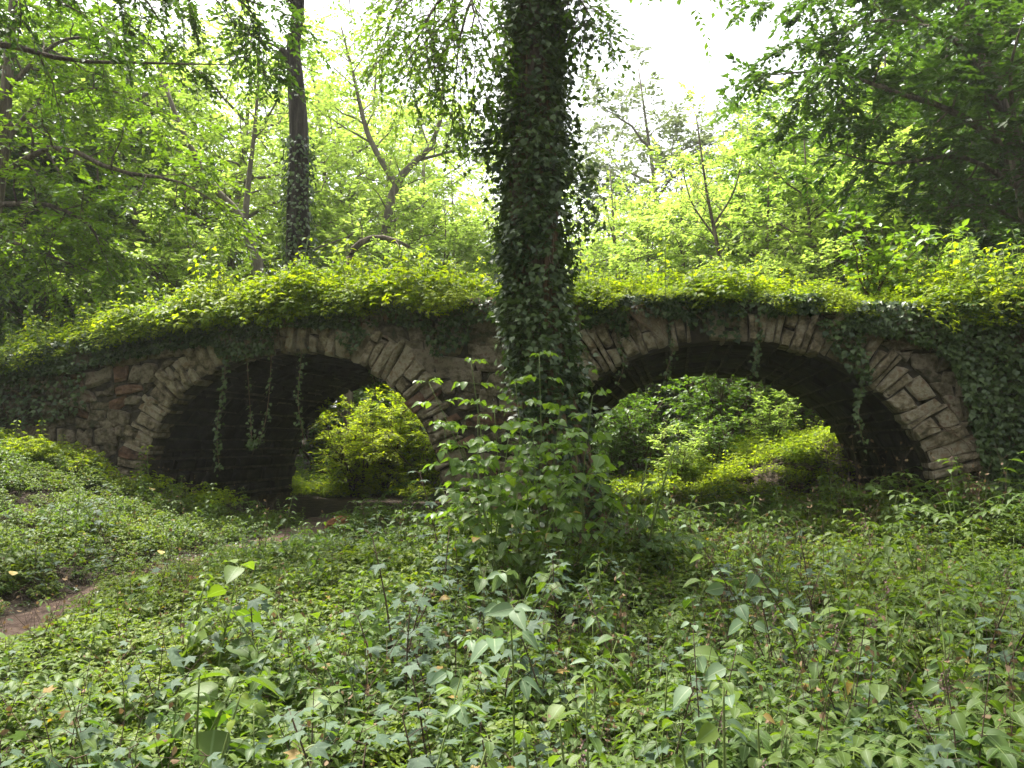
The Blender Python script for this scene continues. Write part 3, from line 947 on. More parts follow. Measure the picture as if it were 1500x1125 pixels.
# ground plants behind the bridge, seen through the arches
r = np.random.default_rng(9)
n = 3600
x = r.uniform(-9, 12, n); y = r.uniform(11, 24, n)
u, w = uw(x, y)
keep = ~in_masonry(x, y) & ~((w > -.2) & (w < BW - .3) & (u < -2.5)) & (path_dist(x, y) > .6)
keep &= ~((w > 0) & (w < 2.6) & (u > 0) & (r.random(n) < .5))
x, y = x[keep], y[keep]
limeT = [template('plant_lime', *mat_herb(210 + s, 120, .24, .26, L_OV2, .04, M['lime'])) for s in range(3)]
limeT += [template('plant_lime_tall', *leaf_pair_plant(220 + s, .42 + .06 * s, 6, L_OV, .062, .03, M['lime'], M['greenstem'], .2)) for s in range(2)]
dk = vnoise(x * .4, y * .4, 41) + .55 * sstep(18, 21, y) - .5 * sstep(1.0, 3, x)
allT = limeT + [tpl[i] for i in types['herb'] + types['dull'] + types['ivy']]
K = np.where(dk > .62, r.integers(5, len(allT), len(x)), r.choice([0, 1, 2, 0, 1, 2, 3, 4], len(x)))
o = scatter('ground_cover', np.column_stack([x, y, ground_z(x, y)]), r.uniform(0, 6.28, len(x)), r.normal(0, .12, (len(x), 2)), r.uniform(.8, 1.5, len(x)), K, allT)
tag(o, 'yellow-green ground cover on the mound seen through the arches', 'ground cover', kind='stuff')

# plants heaped on the deck, spilling over its edge
r = np.random.default_rng(17)
n = 8500
u = r.uniform(-14, 9, n); w = np.where(r.random(n) < .55, r.uniform(0.0, .9, n), r.uniform(.9, 4.8, n))
heap = vnoise(u * .45 + 2, w * .3, 51)
z = top_z(u) + np.interp(w, ww, zz) - .02 + np.where(w < .05, -.08 * r.random(n), 0)
ov = (w < .5) & (r.random(n) < .16)
w = np.where(ov, r.uniform(-.16, -.02, n), w); z = np.where(ov, top_z(u) - r.uniform(0, .22, n), z)
lush = .5 + .30 * sstep(-3.4, -4.8, u) + .55 * sstep(2.2, 4.2, u) + .8 * (heap - .5) + .7 * (vnoise(u * 1.6, w * .8, 52) - .5)
lush = np.maximum(lush, .35)
K = np.where(r.random(n) < .30 + .3 * sstep(2, 4, u), r.choice([3, 4], n), r.integers(0, 3, n))
greens = r.random(n) < (.12 + .30 * sstep(2.6, 4.5, u) + .30 * sstep(-8, -10, u) + .2 * (w > 1))
K = np.where(greens, r.integers(5, len(allT) - 2, n), K)
P = np.array([world_uw(a, b, c) for a, b, c in zip(u, w, z)])
tilt = r.normal(0, .14, (n, 2)); tilt[:, 0] += np.where(w < .15, .5, 0) * r.random(n)
o = scatter('deck_ground_cover', P, r.uniform(-.5, .5, n), tilt, lush * np.clip(np.exp(r.normal(0, .34, n)), .5, 2.2), K, allT)
tag(o, 'bright lime green plants heaped along the top of the bridge', 'ground cover', kind='stuff')

# ================================================================== IVY ON THE MASONRY
def ivy_patch(name, label, pts, seed, size=(.05, .09)):
    """pts: (u, w, z) leaf points on the face."""
    r = np.random.default_rng(seed); n = len(pts)
    P = np.array([world_uw(*p) for p in pts])
    out = np.array([-NV[0], -NV[1], 0.0])
    D = np.array([0, 0, -.8]) + r.normal(0, .5, (n, 3)) + out * r.uniform(.1, .9, (n, 1))
    N = out * .7 + np.array([0, 0, 1.0]) + r.normal(0, .42, (n, 3))
    g = Geo()
    put_leaves(g, L_IVY, P, D, N, r.uniform(*size, n), np.clip(r.normal(.45, .28, n), 0, 1))
    # stems creeping over the stone
    for k in range(n // 120):
        u, w, z = pts[r.integers(n)]
        Q = [(u, -.06, z)]
        a = r.uniform(PI * .2, PI * .8)
        for j in range(7):
            a += r.normal(0, .35)
            Q.append((Q[-1][0] + .12 * math.cos(a), -.075 + r.normal(0, .01), Q[-1][2] + .12 * math.sin(a)))
        Q = [q for q in Q if q[2] < top_z(q[0])]
        if len(Q) > 2:
            g.add(*tube([world_uw(*q) for q in Q], .005, 4), 1)
    o = link(name, g.mesh(name, [M['ivy'], M['root']]))
    return tag(o, label, 'ivy', kind='stuff')

def in_opening(u, z):
    for cu, cz, a, b in ARCH:
        t = abs(u - cu) / a
        if t < 1 and z < cz + b * (1 - t ** EXPN) ** (1 / EXPN) - .03:
            return True
    return False

def sample_face(polys, n, seed, depth=(-.16, -.05)):
    """polys: [(pixel polygon, weight)] sampled on the face plane."""
    r = np.random.default_rng(seed); out = []
    for poly, wgt in polys:
        q = np.array([face(*p) for p in poly])
        lo_, hi_ = q.min(0), q.max(0)
        m = 0; tries = 0
        target = int(n * wgt)
        while m < target and tries < target * 12:
            tries += 1
            u, z = r.uniform(lo_, hi_)
            ins = False
            for k in range(len(q)):
                a, b = q[k], q[(k + 1) % len(q)]
                if (a[1] > z) != (b[1] > z) and u < (b[0] - a[0]) * (z - a[1]) / (b[1] - a[1]) + a[0]:
                    ins = not ins
            if not ins or in_opening(u, z): continue
            if vnoise(u * 2.2, z * 2.2, seed) < .30 and r.random() < .8: continue
            out.append((u, r.uniform(*depth), z)); m += 1
    return out

right = sample_face([([(1395, 455), (1520, 455), (1620, 470), (1620, 760), (1440, 740), (1425, 640), (1400, 560), (1370, 500)], 1.0),
                     ([(1230, 442), (1400, 445), (1400, 530), (1330, 500), (1240, 480)], .28),
                     ([(1190, 470), (1260, 470), (1275, 560), (1240, 545)], .05)], 6500, 61, (-.22, -.05))
ivy_patch('ivy', 'thick dark ivy mat covering the wall right of the right arch', right, 62)
mid = sample_face([([(500, 440), (740, 438), (730, 470), (600, 480), (560, 470), (520, 520), (500, 500)], .25),
                   ([(600, 445), (700, 445), (690, 500), (640, 525), (620, 480)], .10),
                   ([(850, 435), (1200, 432), (1210, 458), (1100, 465), (1010, 470), (930, 462), (860, 480)], .5),
                   ([(1000, 440), (1090, 440), (1080, 500), (1010, 480)], .05),
                   ([(880, 440), (930, 445), (920, 500), (895, 480)], .06)], 3600, 63)
ivy_patch('ivy', 'dark ivy fringe under the deck edge from the left crown to the right crown', mid, 64)
left = sample_face([([(0, 525), (130, 490), (300, 465), (500, 440), (505, 480), (420, 480), (330, 505), (240, 515), (130, 540), (0, 560)], 1.0),
                    ([(300, 470), (420, 460), (400, 520), (330, 530)], .12),
                    ([(-150, 540), (0, 530), (135, 530), (130, 600), (0, 640), (-150, 640)], .22)], 5600, 65)
ivy_patch('ivy', 'dark ivy hanging over the sloping wall top left of the left arch', left, 66)

# hanging strands
def strand(px, y0, y1, label, seed, sway=0.05, loop=None, w=-.10, size=.05, dens=60):
    r = np.random.default_rng(seed)
    u0, za = face(px, y0); _, zb = face(px, y1)
    if loop is None:
        k = 9
        t = np.linspace(0, 1, k)
        Q = [world_uw(u0 + sway * math.sin(a * 5 + seed) * (.3 + a), w + .03 * math.sin(a * 7), za + (zb - za) * a) for a in t]
    else:
        u1, _ = face(loop, y0)
        t = np.linspace(0, 1, 17)
        Q = []
        for a in t:
            f = 1 - abs(2 * a - 1) ** 3.2
            Q.append(world_uw(u0 + (u1 - u0) * a + .04 * math.sin(a * 9), w + .02 * math.sin(a * 8), za + (zb - za) * f))
    Q = spline(Q, 40)
    root = empty('ivy_strand', Q[0], 0, label, 'ivy', 'ivy strands hanging in the arch openings')
    g = Geo(); g.add(*tube(Q - Q[0], .005, 4)); link('stem', g.mesh('stem', [M['root']]), root)
    L = np.linalg.norm(np.diff(Q, axis=0), axis=1).sum(); n = int(L * dens)
    f = np.sort(r.random(n)); P = np.column_stack([np.interp(f, np.linspace(0, 1, 40), Q[:, c_]) for c_ in range(3)]) + r.normal(0, .028, (n, 3))
    D = np.array([0, 0, -.7]) + r.normal(0, .6, (n, 3)); N = np.array([-NV[0], -NV[1], .8]) + r.normal(0, .5, (n, 3))
    g = Geo(); put_leaves(g, L_IVY_S, P - Q[0], D, N, size * r.uniform(.6, 1.4, n), np.clip(r.normal(.8, .2, n), 0, 1))
    link('foliage', g.mesh('foliage', [M['ivy']]), root)
strand(334, 480, 690, 'thickest ivy strand, leftmost of those hanging in the left arch', 1, size=.05, dens=85)
strand(364, 468, 652, 'looped ivy strand drooping in a U in the left arch', 2, loop=402, dens=60, size=.044)
strand(446, 505, 655, 'single long straight ivy strand hanging near the middle of the left arch', 3, dens=70, size=.044)
strand(527, 505, 585, 'short thin ivy strand near the right haunch of the left arch', 4, w=.5, dens=60)
strand(909, 490, 562, 'short ivy strand hanging next to the trunk in the right arch', 5, dens=70)
strand(981, 470, 556, 'short thin ivy strand hanging left of the right arch crown', 6, dens=70)
strand(1108, 470, 552, 'leafy ivy strand hanging right of the right arch crown gap', 7, dens=130)
strand(1258, 545, 652, 'ivy strand hanging against the right haunch of the right arch', 8, dens=110)

# bare roots dangling from the deck edge
def roots(px, py, n, label, seed, drop):
    r = np.random.default_rng(seed); g = Geo()
    u0, z0 = face(px, py); base = world_uw(u0, -.08, z0)
    for k in range(n):
        a = u0 + r.uniform(-.45, .45)
        zt = min(top_z(a) + .03, z0 + .15)
        Q = [(a, -.05, zt)]
        d = r.normal(0, .5)
        for j in range(6):
            d += r.normal(0, .5)
            Q.append((Q[-1][0] + .05 * d, -.10 - .06 * r.random(), Q[-1][2] - drop / 6 * r.uniform(.3, 1.3)))
        g.add(*tube(spline([world_uw(*q) for q in Q], 14) - base, np.linspace(r.uniform(.004, .010), .002, 14), 4))
    o = link('hanging_roots', g.mesh('hanging_roots', [M['root']]), None, base)
    tag(o, label, 'roots', kind='stuff')
roots(690, 452, 34, 'tangle of bare brown roots below the deck edge left of the trunk', 1, .35)
roots(945, 462, 26, 'bare brown roots dangling over the left stones of the right arch', 2, .5)
roots(1345, 470, 7, 'a few dry vine stems on the wall above the right haunch', 3, .7)
roots(362, 480, 5, 'thin dry vine stems above the left arch strands', 4, .6)

# ================================================================== THE IVY-CLAD TREE IN FRONT
r = np.random.default_rng(77)
TY = 8.35
tb = at(843, 800, TY); tb[2] = float(ground_z(tb[0], tb[1])) - .15
axis = [tb, at(834, 740, TY), at(816, 640, TY), at(793, 520, TY), at(783, 420, TY), at(781, 250, TY), at(783, 60, TY), at(784, -80, TY)]
topc = np.array([axis[-1][0] + .1, TY + .1, 10.5])
axis = spline(axis + [topc, topc + [.5, .3, 4.0]], 60)
root = empty('ivy_clad_tree', tb, 0, 'tall ivy-clad tree trunk standing in front of the bridge pier', 'tree')
g = Geo()
ns = 40
Vt = []
for k, p in enumerate(axis):
    zz_ = p[2]
    rad = np.interp(zz_, [tb[2], .35, .8, 1.6, 3, 6, 10, 15], [.52, .46, .34, .275, .235, .225, .18, .05])
    a = np.arange(ns) / ns * 2 * PI
    ridge = 1 + .05 * np.sin(a * 9 + zz_ * .7) * np.cos(a * 4 - zz_ * .5) + (vnoise(a * 9 / PI + 40, np.full(ns, zz_ * 1.5), 3) - .5) * .16
    flare = 1 + .22 * max(0, 1 - (zz_ - tb[2]) / .9) * np.sin(a * 5 + 1)
    Vt.append(np.column_stack([p[0] + rad * ridge * flare * np.cos(a), p[1] + rad * ridge * flare * np.sin(a), np.full(ns, zz_)]))
Vt = np.concatenate(Vt) - tb
K_ = len(axis)
i = np.arange(K_ - 1)[:, None] * ns; j = np.arange(ns)[None, :]; j2 = (j + 1) % ns
a0, a1, b0, b1 = (i + j).ravel(), (i + j2).ravel(), (i + ns + j).ravel(), (i + ns + j2).ravel()
g.add(Vt, np.concatenate([np.stack([a0, a1, b1], 1), np.stack([a0, b1, b0], 1)]))
link('trunk', g.mesh('trunk', [M['bark']]), root)
# crown high above the picture, with a few sprays drooping into it
limbs = []
for k in range(9):
    f = 6.6 + k * .8
    p = np.array([np.interp(f, axis[:, 2], axis[:, c_]) for c_ in range(3)])
    a = k * 2.4 + .6
    d = norm([math.cos(a), math.sin(a), .55])
    L = r.uniform(3.0, 4.4) * (1 - .05 * k)
    s = np.linspace(0, 1, 7)[:, None]
    limbs.append((p + d * L * s + np.vstack([[0, 0, 0], r.normal(0, .14, (6, 3))]) * s - tb, .09, .012, .25, 10))
hang = [spline([at(745, -30, 8.3), at(690, -25, 8.1), at(640, 5, 8.0), at(610, 60, 7.9)], 7),
        spline([at(820, -40, 8.3), at(850, 0, 8.2), at(875, 40, 8.1)], 6),
        spline([at(770, -90, 8.4), at(690, -70, 8.8), at(600, -20, 9.0), at(565, 50, 9.1)], 7),
        spline([at(750, -60, 8.3), at(700, -20, 7.8), at(675, 50, 7.7), at(668, 110, 7.7)], 7)]
gw, gl = grow(r, limbs, 10, 1.5, 7, .8, 12, .10, L_DIA)
gw2, gl2 = grow(r, [(hang[0] - tb, .03, .006, .3, 15), (hang[2] - tb, .03, .006, .3, 15), (hang[3] - tb, .025, .005, .35, 11)], 9, .75, 6, .5, 12, .075, L_DIA, droop2=.5, droop3=.6, up=-.3)
gw2b, gl2b = grow(r, [(hang[1] - tb, .02, .005, .3, 9)], 9, .5, 7, .35, 10, .07, L_DIA, droop2=.5, droop3=.6, up=-.3)
for q in (gw2, gw2b):
    gw.add(np.concatenate(q.V), np.concatenate(q.F))
for q in (gl2, gl2b):
    gl.add(np.concatenate(q.V), np.concatenate(q.F), 0, np.concatenate(q.LR), np.concatenate(q.LM))
link('limbs', gw.mesh('limbs', [M['bark']]), root)
link('crown', gl.mesh('crown', [M['crown_mid']]), root)

ivyroot = empty('climbing_ivy', tb, 0, 'dark ivy wrapped round the trunk of the tree before the pier', 'ivy')
gs = Geo()
for k in range(34):
    a = r.uniform(0, 2 * PI); tw = r.normal(0, .25)
    Q = []
    for zq in np.linspace(.25, r.uniform(2.5, 6.5), 26):
        a += tw * .12 + r.normal(0, .06)
        p = np.array([np.interp(zq, axis[:, 2], axis[:, c_]) for c_ in range(3)])
        rad = np.interp(zq, [.1, .35, .8, 1.6, 3, 6, 10], [.54, .49, .37, .30, .26, .245, .2])
        Q.append(p + [rad * math.cos(a), rad * math.sin(a), 0])
    gs.add(*tube(np.array(Q) - tb, np.linspace(r.uniform(.012, .03), .006, 26), 6))
link('stem', gs.mesh('stem', [M['root']]), ivyroot)
prof = [(0, 738, 835), (60, 722, 845), (110, 715, 840), (150, 718, 848), (200, 695, 862), (240, 690, 876), (270, 728, 876), (330, 725, 880), (370, 722, 866),
        (400, 724, 842), (450, 726, 838), (500, 738, 850), (560, 764, 850), (620, 785, 848), (680, 800, 868), (740, 800, 885), (790, 795, 900)]
prof = [(a, b + 6, c - 16) for a, b, c in prof]
pz = np.array([at(785, y, TY)[2] for y, _, _ in prof])
pl = np.array([at(l_, y, TY)[0] for y, l_, _ in prof]); pr = np.array([at(r_, y, TY)[0] for y, _, r_ in prof])
order = np.argsort(pz)
LP, LD, LN, LS, LRR = [], [], [], [], []
ncl = 1700
for k in range(ncl):
    zq = r.uniform(.25, 6.6)
    a = r.uniform(0, 2 * PI)
    lump = vnoise(np.array(a * 1.6 + 7), np.array(zq * 1.5), 71) * .6 + vnoise(np.array(a * 3.5), np.array(zq * 3.4), 72) * .4
    dens = sstep(.25, .5, lump) * np.interp(zq, [.3, 1.0, 1.6, 2.2, 2.8, 6.6], [.7, .4, .4, .8, 1, .95])
    if r.random() > dens: continue
    xc = np.interp(zq, axis[:, 2], axis[:, 0]); yc = np.interp(zq, axis[:, 2], axis[:, 1])
    xl = np.interp(zq, pz[order], pl[order]); xr = np.interp(zq, pz[order], pr[order])
    trk = np.interp(zq, [.35, .8, 1.6, 3, 6, 10], [.47, .355, .29, .25, .235, .2])
    ext = max(trk + .05, (xr - xc) if math.cos(a) > 0 else (xc - xl)) if abs(math.cos(a)) > .25 else trk + .22
    rad = trk + .03 + (ext - trk - .03) * r.random() ** 1.3 * min(1.0, .25 + 1.2 * float(lump))
    rad = max(rad, trk + .03)
    c0 = np.array([xc + rad * math.cos(a), yc + rad * math.sin(a) * .95, zq])
    n = r.integers(8, 17)
    q = r.normal(0, 1, (n, 3)) * [.085, .085, .11]
    P = c0 + q
    rv = np.array([math.cos(a), math.sin(a), 0])
    dist = (P - [xc, yc, 0]) @ rv
    P += rv[None, :] * np.clip(trk + .03 - dist, 0, None)[:, None]
    LP.append(P); LD.append(rv * .6 + np.array([0, 0, -.5]) + r.normal(0, .55, (n, 3)))
    LN.append(rv * .55 + np.array([0, 0, 1.0]) + r.normal(0, .42, (n, 3)))
    LS.append(r.uniform(.05, .095, n)); LRR.append(np.clip(r.normal(r.uniform(.1, .9), .2, n), 0, 1))
n = 5200
zq = r.uniform(.3, 6.7, n); a = r.uniform(0, 2 * PI, n)
lump = vnoise(a * 1.6 + 7, zq * 1.5, 71) * .6 + vnoise(a * 3.5, zq * 3.4, 72) * .4
ok = (lump > .34) & (r.random(n) < np.interp(zq, [.3, 1.8, 2.4], [.45, .45, 1]))
zq, a = zq[ok], a[ok]; n = len(zq)
rad = np.interp(zq, [.35, .8, 1.6, 3, 6, 10], [.49, .37, .30, .262, .245, .2]) + r.uniform(0, .05, n)
rv = np.column_stack([np.cos(a), np.sin(a), np.zeros(n)])
LP.append(np.column_stack([np.interp(zq, axis[:, 2], axis[:, 0]), np.interp(zq, axis[:, 2], axis[:, 1]), zq]) + rv * rad[:, None])
LD.append(rv * .15 + [0, 0, -.8] + r.normal(0, .5, (n, 3))); LN.append(rv + [0, 0, .35] + r.normal(0, .25, (n, 3)))
LS.append(r.uniform(.055, .10, n)); LRR.append(np.clip(r.normal(.4, .25, n), 0, 1))
for (px, py, rx, rz_, m) in [(690, 205, .2, .16, 90), (705, 150, .14, .14, 50), (865, 265, .12, .18, 60), (868, 320, .12, .2, 70), (862, 60, .16, .2, 70), (850, 20, .12, .15, 40), (880, 130, .06, .06, 10)]:
    c0 = at(px, py, TY)
    P = c0 + r.normal(0, 1, (m, 3)) * [rx * .6, .12, rz_ * .6]
    LP.append(P); LD.append(np.array([0, 0, -.7]) + r.normal(0, .5, (m, 3))); LN.append(np.array([0, -.5, .8]) + r.normal(0, .4, (m, 3)))
    LS.append(r.uniform(.05, .085, m)); LRR.append(np.clip(r.normal(.5, .25, m), 0, 1))
    b = np.array([np.interp(c0[2] - .1, axis[:, 2], axis[:, 0]), TY, c0[2] - .15])
g = Geo(); put_leaves(g, L_IVY, np.concatenate(LP) - tb, np.concatenate(LD), np.concatenate(LN), np.concatenate(LS), np.concatenate(LRR))
link('foliage', g.mesh('foliage', [M['ivy']]), ivyroot)

# ================================================================== SAPLINGS: every leaf a part
LEAF_ME = {}
def leaf_mesh(kind, mat, lr):
    key = (kind, mat, round(lr, 1))
    if key not in LEAF_ME:
        g = Geo(); V, F, lm = {'ov': L_OV, 'ovw': L_OVW, 'maple': L_MAPLE, 'ovn': leaf_ovate(.42, .1, .3)}[kind]
        g.add(V, F, 0, np.full(len(V), round(lr, 1)), lm)
        LEAF_ME[key] = g.mesh('leaf', [M[mat]])
    return LEAF_ME[key]

def sapling(name, base, stems, label, seed, mat='sapling', kind='ov', leaflets=5, lsize=.12, nodes=6, rachis=.22, cat='sapling', group=None, stem_r=.008, smat='greenstem', t0=.3, droop=.35):
    """stems: list of world tip points; leaves (compound if leaflets>1) in opposite pairs up each stem."""
    r = np.random.default_rng(seed)
    root = empty(name, base, 0, label, cat, group)
    base = np.array(base, float)
    g = Geo(); L = []
    for tip in stems:
        tip = np.array(tip, float)
        b = np.array([r.normal(0, .05), r.normal(0, .05), -.05])
        v = tip - base
        S = spline([b, b * .5 + v * .5 + np.array([0, 0, .06 * v[2]]) + r.normal(0, .02, 3), v], 12)
        g.add(*tube(S, np.linspace(stem_r, stem_r * .35, 12), 5))
        az = r.uniform(0, PI)
        for k in range(nodes):
            f = t0 + (1 - t0) * (k + 1) / nodes
            p = np.array([np.interp(f, np.linspace(0, 1, 12), S[:, c_]) for c_ in range(3)])
            az += PI / 2 + r.normal(0, .25)
            young = 1 - .45 * max(0, f - .75) / .25
            for s in ((0, PI) if k < nodes - 1 else (0, PI, PI / 2)):
                a = az + s + r.normal(0, .2)
                d = norm([math.cos(a), math.sin(a), .35 + r.normal(0, .15)])
                if leaflets > 1:
                    ln = rachis * young * r.uniform(.75, 1.2)
                    T = twig_pts(p, d, ln, droop, r, 4, .03)
                    g.add(*tube(T, [.0022, .0018, .0015, .001], 3, False))
                    e = norm(T[-1] - T[-2]); sd_ = norm(np.cross(e, [0, 0, 1]))
                    L.append((T[-1], e + [0, 0, -.25], lsize * young * r.uniform(.9, 1.2)))
                    for m in range((leaflets - 1) // 2):
                        q = T[3 - m - (0 if m else 0)] if m else T[-1] * .62 + T[-2] * .38
                        if m: q = T[3 - m] * .7 + T[2 - m] * .3 if 2 - m >= 0 else T[1]
                        for sg in (1, -1):
                            L.append((q, e * .55 + sd_ * sg + [0, 0, -.25 + r.normal(0, .1)], lsize * young * r.uniform(.7, 1.05)))
                else:
                    ln = rachis * young * r.uniform(.6, 1.2)
                    q = p + d * ln
                    g.add(*tube([p, (p + q) / 2, q], [.0022, .0018, .0015], 3, False))
                    L.append((q, d * [1, 1, 0] + [0, 0, -droop + r.normal(0, .15)], lsize * young * r.uniform(.7, 1.2)))
    link('stem', g.mesh('stem', [M[smat]]), root)
    if len(L) > 300:
        L = L[:300]
    for (p, d, s) in L:
        o = link('leaf', leaf_mesh(kind, mat, float(np.clip(r.normal(.5, .22), 0, 1))), root)
        o.matrix_local = frame_matrix(p, np.asarray(d) + r.normal(0, .2, 3), np.array([0, -.12, 1]) + r.normal(0, .42, 3), s * r.uniform(.7, 1.12))
    return root

def gp(px, py, Y):
    p = at(px, py, Y); p[2] = float(ground_z(p[0], p[1])); return p

SY = 7.2
sapling('sapling', gp(735, 800, SY), [at(628, 560, SY - .1), at(690, 530, SY), at(724, 600, SY + .2), at(668, 630, SY - .2)],
        'leafy ash-leaved sapling at the left of the central trunk, before the pier', 3, kind='ovw', leaflets=5, lsize=.125, nodes=6, rachis=.2, droop=.2)
sapling('sapling', gp(790, 800, SY - .1), [at(790, 520, SY), at(755, 560, SY + .1), at(820, 600, SY - .2), at(780, 650, SY)],
        'tallest leafy sapling directly before the ivy-clad trunk', 4, kind='ovw', leaflets=5, lsize=.125, nodes=6, rachis=.2, droop=.2)
sapling('sapling', gp(850, 810, SY - .3), [at(868, 580, SY - .3), at(840, 640, SY - .3)],
        'sapling at the right of the trunk with its tip against the dark arch', 6, kind='ovw', leaflets=5, lsize=.135, nodes=6, rachis=.22, droop=.2)
sapling('sapling', gp(765, 850, 6.4), [at(700, 690, 6.4), at(760, 680, 6.5), at(830, 700, 6.4), at(660, 720, 6.5)],
        'low bushy sapling with dull green leaves at the foot of the central saplings', 8, mat='herb', kind='ovw', leaflets=5, lsize=.11, nodes=8, rachis=.2, t0=.12, droop=.2)
sapling('sapling', gp(700, 830, 6.9), [at(650, 620, 6.9), at(700, 610, 6.9), at(745, 640, 6.8), at(720, 700, 6.8)],
        'bushy sapling hiding the lower pier left of the ivy-clad trunk', 9, kind='ovw', leaflets=5, lsize=.11, nodes=6, rachis=.2, t0=.15, droop=.25)
sapling('sapling', gp(810, 830, 6.8), [at(780, 620, 6.8), at(835, 650, 6.8), at(870, 690, 6.7), at(800, 700, 6.8)],
        'bushy sapling hiding the lower trunk of the ivy-clad tree', 10, kind='ovw', leaflets=5, lsize=.11, nodes=5, rachis=.2, t0=.15, droop=.25)
sapling('elder_seedling', gp(752, 1060, 3.3), [at(742, 838, 3.3)], 'single elder seedling with pale drooping leaves in the centre foreground', 12,
        mat='pale', kind='ov', leaflets=3, lsize=.13, nodes=4, rachis=.09, t0=.35, stem_r=.006, cat='seedling')
sapling('elder_seedling', gp(560, 1110, 3.0), [at(690, 935, 3.1)], 'pale seedling leaning left of the elder seedling in the centre foreground', 13,
        mat='pale', leaflets=3, lsize=.10, nodes=3, rachis=.08, t0=.55, stem_r=.005, cat='seedling')
sapling('broadleaf_seedling', gp(880, 1070, 3.4), [at(868, 905, 3.4)], 'thin seedling with two long leaves right of the elder seedling', 14,
        mat='pale', kind='ovn', leaflets=1, lsize=.13, nodes=2, rachis=.03, t0=.5, stem_r=.004, cat='seedling')
sapling('dogwood_shoot', gp(1180, 960, 4.4), [at(1010, 772, 4.6), at(1085, 800, 4.5)], 'arching dogwood shoot with pale leaves at its tip, right of the trunk foot', 15,
        mat='pale', kind='ovw', leaflets=1, lsize=.105, nodes=7, rachis=.03, t0=.35, smat='twig', cat='shoot', stem_r=.0045)
sapling('dogwood_shoot', gp(1250, 1030, 3.7), [at(1268, 900, 3.7), at(1180, 915, 3.7)], 'dogwood shoot with upright brown stem in the right foreground', 16,
        mat='herb', kind='ovw', leaflets=1, lsize=.10, nodes=5, rachis=.03, t0=.3, smat='twig', cat='shoot', stem_r=.0045)
sapling('dogwood_shoot', gp(1020, 1090, 2.9), [at(1015, 915, 3.0), at(1080, 945, 2.9)], 'dogwood shoot with broad pale leaves in the lower right centre', 17,
        mat='pale', kind='ovw', leaflets=1, lsize=.095, nodes=5, rachis=.03, t0=.35, smat='twig', cat='shoot', stem_r=.0045)
sapling('dogwood_shoot', gp(1390, 1080, 3.0), [at(1380, 970, 3.0), at(1450, 980, 3.0)], 'dogwood shoot with broad leaves near the right edge of the foreground', 18,
        mat='herb', kind='ovw', leaflets=1, lsize=.10, nodes=4, rachis=.03, t0=.35, smat='twig', cat='shoot', stem_r=.0045)
sapling('broadleaf_seedling', gp(1060, 1110, 2.3), [at(1060, 1000, 2.3), at(990, 1060, 2.25), at(1110, 1050, 2.3)], 'cluster of large smooth leaves at the bottom right centre', 19,
        mat='herb', kind='ovw', leaflets=1, lsize=.095, nodes=4, rachis=.03, t0=.3, cat='seedling')
sapling('broadleaf_seedling', gp(830, 1120, 2.35), [at(820, 1060, 2.35), at(770, 1075, 2.3)], 'large smooth-leaved seedling at the bottom centre', 20,
        mat='herb', kind='ovw', leaflets=1, lsize=.09, nodes=4, rachis=.03, t0=.3, cat='seedling')
sapling('palmate_seedling', gp(290, 1080, 3.1), [at(292, 985, 3.1)], 'seedling with a star of narrow leaves in the left foreground', 21,
        mat='herb', kind='ovn', leaflets=1, lsize=.09, nodes=3, rachis=.02, t0=.6, cat='seedling')
sapling('palmate_seedling', gp(352, 1100, 2.9), [at(352, 1018, 2.9)], 'light green three-leaved seedling in the left foreground', 22,
        mat='small', kind='ovw', leaflets=1, lsize=.085, nodes=2, rachis=.02, t0=.7, cat='seedling')
sapling('broadleaf_seedling', gp(740, 940, 4.9), [at(700, 815, 4.9), at(650, 850, 4.8), at(820, 830, 5.0), at(780, 850, 4.9)], 'broad-leaved seedlings clustered at the foot of the central saplings', 23,
        mat='herb', kind='ovw', leaflets=1, lsize=.12, nodes=4, rachis=.04, t0=.3, cat='seedling')
for k, (px, py, Y) in enumerate([(120, 1010, 3.3), (240, 930, 4.2), (420, 910, 4.4), (330, 870, 5.0), (190, 1060, 2.7), (460, 1000, 3.3)]):
    lab = ['blue-green maple seedling nearest the lower left corner', 'blue-green maple seedling just below the bare path', 'blue-green maple seedling left of the centre foreground',
           'blue-green maple seedling farthest back beside the path', 'blue-green maple seedling at the bottom left edge', 'blue-green maple seedling before the elder seedling'][k]
    p = gp(px, py + 60, Y); tp = at(px, py, Y)
    tp[2] = p[2] + .55
    sapling('maple_seedling', p, [tp, tp + [.22, .1, -.06], tp + [-.2, .05, -.05]], lab, 40 + k, mat='maple', kind='maple', leaflets=1, lsize=.095, nodes=4, rachis=.075, t0=.4,
            smat='twig', cat='seedling', group='maple seedlings in the left foreground', droop=.12, stem_r=.004)

# ================================================================== SHRUBS AND TREES BEHIND
def shrub_template(seed, H, spread, mat, lsize=.07, nst=9, n2=7, n3=6, nleaf=10, leaf=L_DIA, droop3=.25):
    r = np.random.default_rng(seed); limbs = []
    for k in range(nst):
        a = k * 2.4 + r.normal(0, .3); q = r.uniform(.15, 1)
        tip = np.array([spread * q * math.cos(a), spread * q * math.sin(a), H * (1.05 - .35 * q) * r.uniform(.8, 1.05)])
        P = spline([[0, 0, -.1], tip * [.35, .35, .5], tip], 8) + np.vstack([[0, 0, 0], r.normal(0, .02 * H, (7, 3))])
        limbs.append((P, .014 * H, .004, .12, n2))
    gw, gl = grow(r, limbs, n2, H * .30, n3, H * .16, nleaf, lsize, leaf, droop3=droop3, wood_sides=5)
    return gw.mesh('stems', [M['twig']]), gl.mesh('crown', [mat])

